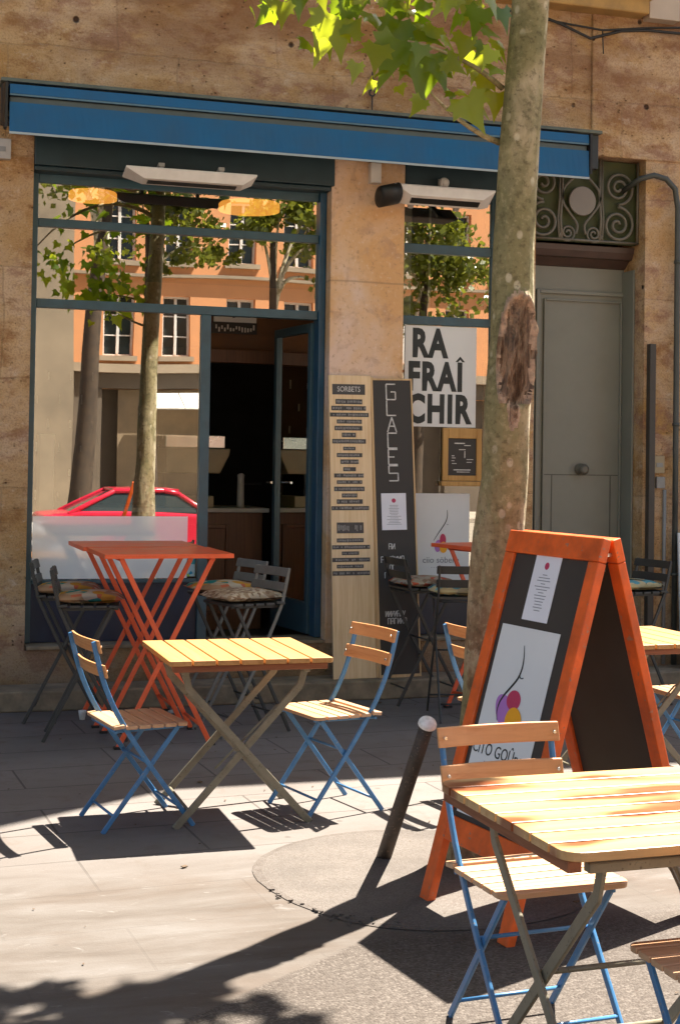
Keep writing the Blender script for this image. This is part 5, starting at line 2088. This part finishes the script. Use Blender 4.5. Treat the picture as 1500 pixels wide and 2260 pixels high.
# crown above the frame
LIT = [(-2.9, -2.4), (0.6, -2.4), (0.6, -4.4), (-0.2, -5.0), (-1.3, -5.05), (-1.9, -5.15), (-2.9, -5.05)]
placed = 0
tries = 0
while placed < 3300 and tries < 40000:
    tries += 1
    cv = random.choice(crown_limbs)
    p = random.choice(cv[2:]) + Vector((random.gauss(0, 0.32), random.gauss(0, 0.32), random.gauss(0, 0.28)))
    rel = p - CAM_POS
    dz = rel.dot(CAM_F)
    if dz > 0.2 and 948.2 - 3190 * rel.dot(CAM_U) / dz > -60:
        continue
    if p.z < 3.6:
        continue
    blk = False
    for zt in (0.6, 1.0, 1.4, 1.8, 2.2, 2.6, 3.0, 3.4):
        if p.z > zt + 0.3:
            q_, _r = ax_at(zt)
            if math.hypot(p.x + SH.x * (p.z - zt) - q_.x, p.y + SH.y * (p.z - zt) - q_.y) < 0.27:
                blk = True
    if blk and random.random() < 0.93:
        continue
    gx_, gy_ = p.x + SH.x * p.z, p.y + SH.y * p.z
    if in_poly(gx_, gy_, LIT):
        continue
    tx_, ty_ = p.x + SH.x * (p.z - 0.74), p.y + SH.y * (p.z - 0.74)
    if -1.6 < tx_ < -0.6 and -6.7 < ty_ < -5.3 and random.random() < 0.93:
        continue
    if gx_ > -1.75 and gy_ < -4.9 and random.random() < (0.55 if gx_ > -1.1 else 0.92):
        continue
    t = Vector((random.uniform(-1, 1), random.uniform(-1, 1), random.uniform(-0.9, 0.2)))
    nrm = Vector((random.uniform(-0.7, 0.7), random.uniform(-0.7, 0.7), 1))
    add_leaf(lv, p, random.uniform(0.10, 0.19), nrm, t, 0, 0.3)
    placed += 1
# a low bough on the right whose shade falls in the lower left corner
placed = 0
tries = 0
while placed < 420 and tries < 9000:
    tries += 1
    gx_, gy_ = random.uniform(-3.1, -1.75), random.uniform(-6.3, -5.0)
    if gy_ > -5.02 - 0.35 * max(0, gx_ + 2.3) - 0.12 * random.random() or gx_ > -1.8 + random.gauss(0, 0.1):
        continue
    if mnoise.noise(Vector((gx_ * 5, gy_ * 5, 2))) > 0.22:
        continue
    hz = random.uniform(4.2, 6.0)
    p = Vector((gx_ - SH.x * hz, gy_ - SH.y * hz, hz))
    t = Vector((random.uniform(-1, 1), random.uniform(-1, 1), random.uniform(-0.9, 0.2)))
    nrm = Vector((random.uniform(-0.7, 0.7), random.uniform(-0.7, 0.7), 1))
    add_leaf(lv, p, random.uniform(0.11, 0.2), nrm, t, 0, 0.3)
    placed += 1
lv.build('foliage', [M['leaf'], M['leafy']], tr)

# ------------------------------------------------------------------ across the street (seen in the panes)
op = thing('orange_building', 'orange rendered building across the street mirrored in the panes', 'building', (0, -38, 0))
f = MB()
wins = []
xc = 3.98
cols = [4.0 + 1.95 * i + (0.0 if i < 2 else 0.35) for i in range(9)]
x_lo, x_hi = 2.55, 22
zrows = [(4.97, 7.0), (8.15, 10.4), (11.6, 13.2)]
# wall as piers and spandrels around the windows
edges = []
for c_ in cols:
    edges += [c_ - 0.5, c_ + 0.5]
zb = 4.72
zlist = [zb] + [v for r_ in zrows for v in r_] + [14.6]
prev = x_lo
for i, c_ in enumerate(cols):
    f.span(prev, c_ - 0.5, -0.4, 0, zb, 14.6)
    prev = c_ + 0.5
    for k in range(0, len(zlist) - 1, 2):
        f.span(c_ - 0.5, c_ + 0.5, -0.4, 0, zlist[k], zlist[k + 1])
f.span(prev, x_hi, -0.4, 0, zb, 14.6)
f.span(x_lo, x_hi, -9, -0.9, 3.9, 14.6)
f.build('wall', M['oppwall'], op)
f = MB()
f.span(x_lo, x_hi, -9, -0.9, -0.3, 3.899)
f.build('ground_floor', M['oppdark'], op)
f = MB()
f.span(1.0, x_hi, 0.0, 0.28, 4.42, 4.70)
f.span(x_lo, x_hi, 0.0, 0.22, 7.62, 7.72)
f.build('ledge', M['oppcream'], op)
f = MB()
f.span(x_lo, x_hi, -0.4, -0.05, 3.9, 4.41)
for x in (2.6, 7.9, 11.8, 15.7, 19.6):
    f.span(x, x + 0.9, -0.4, -0.02, -0.2, 3.89)
f.build('arcade_front', M['oppdark'], op)
f = MB()
for x in (4.1, 9.3):
    f.span(x, x + 2.9, -0.6, -0.45, -0.2, 3.88)
f.build('shop_shutters', M['oppshut'], op)
for r_i, (z0, z1) in enumerate(zrows):
    for i, c_ in enumerate(cols):
        fr = MB()
        frame_rect(fr, c_ - 0.5, c_ + 0.5, z0, z1, 0.07, -0.34, -0.24)
        fr.span(c_ - 0.045, c_ + 0.045, -0.33, -0.22, z0 + 0.071, z1 - 0.071)
        for kz in (0.33, 0.66):
            zz = z0 + (z1 - z0) * kz
            fr.span(c_ - 0.429, c_ - 0.046, -0.32, -0.26, zz - 0.02, zz + 0.02)
            fr.span(c_ + 0.046, c_ + 0.429, -0.32, -0.26, zz - 0.02, zz + 0.02)
        fo = fr.build('window', M['oppwhite'], op)
        gl = MB()
        gl.span(c_ - 0.43, c_ + 0.43, -0.40, -0.38, z0 + 0.07, z1 - 0.07)
        gl.build('pane', M['carglass'], fo)
        sl_ = MB()
        sl_.span(c_ - 0.62, c_ + 0.62, -0.1, 0.16, z0 - 0.16, z0 - 0.001)
        sl_.build('sill', M['oppcream'], fo)
f = MB()
f.span(x_lo - 0.3, x_hi + 0.3, -9.2, 0.5, 14.6, 14.9)
f.build('roof', M['roof'], op)
# glass canopy over the entrance
f = MB()
for k in range(6):
    x = 5.6 + k * 1.0
    f.box((x, 0.75, 3.45), (0.97, 1.5, 0.04), Matrix.Rotation(R(-22), 3, 'X'))
f.build('canopy', M['oppwhite'], op)

o2 = thing('cream_building', 'cream stone building with an arched window left across the street', 'building', (0, -37.2, 0))
f = MB()
f.span(-12, -3.0, -8, 0, -0.3, 15)
f.span(-3.0, 0.2, -0.4, 0, 7.6, 15)
f.span(-3.0, 0.2, -8, -0.8, -0.3, 15)
f.span(0.2, 2.5, -8, 0, -0.3, 15)
f.span(-3.0, 0.2, -0.4, 0, -0.3, 3.4)
f.build('wall', M['opptan'], o2)
f = MB()
frame_rect(f, -2.99, 0.19, 3.41, 7.59, 0.16, -0.5, -0.3)
f.span(-1.45, -1.30, -0.5, -0.3, 3.571, 7.43)
f.span(-2.82, -1.451, -0.5, -0.3, 5.6, 5.72)
f.span(-1.299, 0.02, -0.5, -0.3, 5.6, 5.72)
fo = f.build('window', M['oppwhite'], o2)
f = MB()
f.span(-2.83, 0.03, -0.62, -0.58, 3.56, 7.44)
f.build('pane', M['carglass'], fo)
f = MB()
for k in range(12):
    a0, a1 = math.pi * k / 12, math.pi * (k + 1) / 12
    r0, r1 = 1.7, 2.1
    f.prism([(-1.4 + r0 * math.cos(a0), 7.4 + r0 * math.sin(a0)), (-1.4 + r1 * math.cos(a0), 7.4 + r1 * math.sin(a0)), (-1.4 + r1 * math.cos(a1), 7.4 + r1 * math.sin(a1)), (-1.4 + r0 * math.cos(a1), 7.4 + r0 * math.sin(a1))], 0.001, 0.15, XZ)
f.build('arch', M['oppcream'], o2)
f = MB()
f.span(-12.3, 2.52, -8.3, 0.4, 15, 15.3)
f.build('roof', M['roof'], o2)


def street_tree(label, x, y, h, r, crowns, lean=0.0, leaves=2600):
    t = thing('plane_tree', label, 'tree', (x, y, -0.3), 0, 'plane trees across the street')
    b = MB()
    pts = [(lean * k / 8 * h * 0.12 + 0.05 * math.sin(k), 0.04 * math.cos(k * 1.3), h * k / 8) for k in range(9)]
    b.tube(pts, [r * (1 - 0.07 * k) for k in range(9)], 12)
    b.build('trunk', M['darkbark'], t)
    b = MB()
    top = Vector(pts[-2])
    for (cx_, cy_, cz_, rr) in crowns:
        b.tube(curve3(top * 0.8, top + Vector((0, 0, 0.6)), Vector((cx_, cy_, cz_))), [r * 0.45 - r * 0.38 * i / 8 for i in range(9)], 7)
    b.build('branches', M['bark'], t)
    b = MB()
    tot = sum(c_[3] ** 2 for c_ in crowns)
    for (cx_, cy_, cz_, rr) in crowns:
        nl = int(leaves * rr * rr / tot)
        # several clumps within every crown lobe
        clumps = [(Vector((random.gauss(0, 1), random.gauss(0, 1), random.gauss(0, 0.8))).normalized() * rr * random.uniform(0.35, 0.95), rr * random.uniform(0.22, 0.42)) for _ in range(9)]
        for k in range(nl):
            o_, cr = random.choice(clumps)
            p = Vector((cx_, cy_, cz_)) + o_ + Vector((random.gauss(0, 1), random.gauss(0, 1), random.gauss(0, 0.8))) * cr * 0.55
            s_ = random.uniform(0.12, 0.22)
            u = Vector((random.gauss(0, 1), random.gauss(0, 1), random.gauss(0, 1))).normalized()
            v = u.cross(Vector((random.gauss(0, 1), random.gauss(0, 1), random.gauss(0, 1)))).normalized()
            vs_ = [b.bm.verts.new(p + u * a * s_ + v * c * s_) for a, c in ((-0.5, 0), (0, -0.45), (0.55, 0), (0, 0.45))]
            b.bm.faces.new(vs_)
    b.build('foliage', M['leafr'], t)
    return t


random.seed(41)
street_tree('thick plane tree across the street mirrored at the left of the panes', 1.05, -23.8, 8.6, 0.27, [(0.6, 0, 8.6, 1.5), (-1.0, 0.2, 10, 1.8), (1.3, 0, 10.2, 1.6), (0.6, 0.4, 6.6, 0.55), (0.2, 0.2, 11.5, 2.0)], 0.6, 2300)
street_tree('plane tree across the street mirrored in the middle of the upper pane', 3.0, -24.6, 7.6, 0.13, [(0.2, 0, 7.6, 1.0), (1.2, 0, 7.0, 0.9), (-0.5, 0, 8.6, 1.1), (0.9, 0.2, 9.0, 1.3), (0.0, 0.1, 6.5, 0.5)], -0.4, 2500)
street_tree('plane tree across the street mirrored at the right of the upper pane', 6.0, -24.2, 7.4, 0.15, [(0, 0, 8.3, 1.3), (1.3, 0.2, 7.4, 1.2), (-0.7, 0, 7.6, 0.8), (1.6, 0, 9.4, 1.5), (1.4, 0.2, 5.9, 0.7)], -0.3, 3000)
street_tree('leafy plane tree across the street filling the side window mirror', 9.4, -24.0, 7.5, 0.17, [(0, 0, 7.8, 1.6), (1.4, 0.2, 6.6, 1.4), (-1.3, 0, 6.9, 1.2), (0.4, 0.3, 9.6, 1.8), (-0.2, 0.3, 5.4, 0.8)], 0.2, 4200)


def car(label, loc, rz, mat, prof, cab, wd):
    t = thing('parked_car', label, 'car', loc, rz, 'cars parked along the street')
    b = MB()
    hw = wd / 2
    MX = Matrix(((1, 0, 0), (0, 0, 1), (0, 1, 0)))
    b.prism(prof, -hw, hw, MX)
    b.build('body', mat, t, bevel=0.06, seg=3)
    b = MB()
    n_ = len(cab)
    lo = [b.bm.verts.new((x, s_ * (hw - 0.06 - (0.16 if z > 1.0 else 0)), z)) for s_ in (-1, 1) for x, z in cab]
    L_, R_ = lo[:n_], lo[n_:]
    b.bm.faces.new(L_)
    b.bm.faces.new(R_[::-1])
    for k in range(n_):
        b.bm.faces.new((L_[k], L_[(k + 1) % n_], R_[(k + 1) % n_], R_[k]))
    b.build('cabin_glass', M['carglass'], t, bevel=0.03)
    b = MB()
    zt = max(z for _, z in cab)
    tx = [x for x, z in cab if z > zt - 0.1]
    b.span(min(tx) - 0.02, max(tx) + 0.02, -hw + 0.20, hw - 0.20, zt - 0.02, zt + 0.03)
    for s_ in (-1, 1):
        for (xa, za), (xb, zb_) in zip(cab, cab[1:]):
            ya = s_ * (hw - 0.05 - (0.16 if za > 1.0 else 0))
            yb = s_ * (hw - 0.05 - (0.16 if zb_ > 1.0 else 0))
            b.tube([(xa, ya, za), (xb, yb, zb_)], 0.045, 8)
        xm = (min(tx) + max(tx)) / 2 + 0.1
        b.bar((xm, s_ * (hw - 0.20), zt), (xm, s_ * (hw - 0.05), 0.85), 0.09, 0.03, (0, 1, 0))
    b.build('roof', mat, t, bevel=0.01)
    xs_ = [x for x, _ in prof]
    for x in (min(xs_) + 0.75, max(xs_) - 0.8):
        for s_ in (-1, 1):
            w_ = MB()
            w_.lathe([(0.20, -0.10), (0.31, -0.10), (0.325, -0.06), (0.325, 0.06), (0.31, 0.10), (0.20, 0.10)], (x, s_ * (hw - 0.09), 0.325), 24, Matrix.Rotation(R(90), 3, 'X'))
            wo = w_.build('wheel', M['tyre'], t)
            w_ = MB()
            w_.lathe([(0.05, -0.104), (0.195, -0.102), (0.195, 0.102), (0.05, 0.104)], (x, s_ * (hw - 0.09), 0.325), 20, Matrix.Rotation(R(90), 3, 'X'))
            w_.build('rim', M['chrome'], wo)
    return t


car('red car with raked roof mirrored in the big pane', (1.25, -16.6, -0.36), 0, M['carred'],
    [(-1.75, 0.25), (-1.85, 0.6), (-1.7, 0.92), (-1.0, 0.98), (1.1, 0.94), (2.0, 0.78), (2.15, 0.55), (2.1, 0.25)],
    [(-1.25, 0.93), (-0.45, 1.33), (0.45, 1.35), (0.7, 1.30), (1.25, 0.93)], 1.72)
car('white car parked at the kerb mirrored low in the big pane', (-2.1, -13.1, -0.36), 0, M['carwhite'],
    [(-2.0, 0.25), (-2.05, 0.7), (-1.9, 0.95), (0.9, 0.97), (1.75, 0.82), (2.0, 0.6), (2.0, 0.25)],
    [(-1.8, 0.95), (-1.45, 1.42), (0.1, 1.45), (0.35, 1.40), (1.0, 0.95)], 1.7)
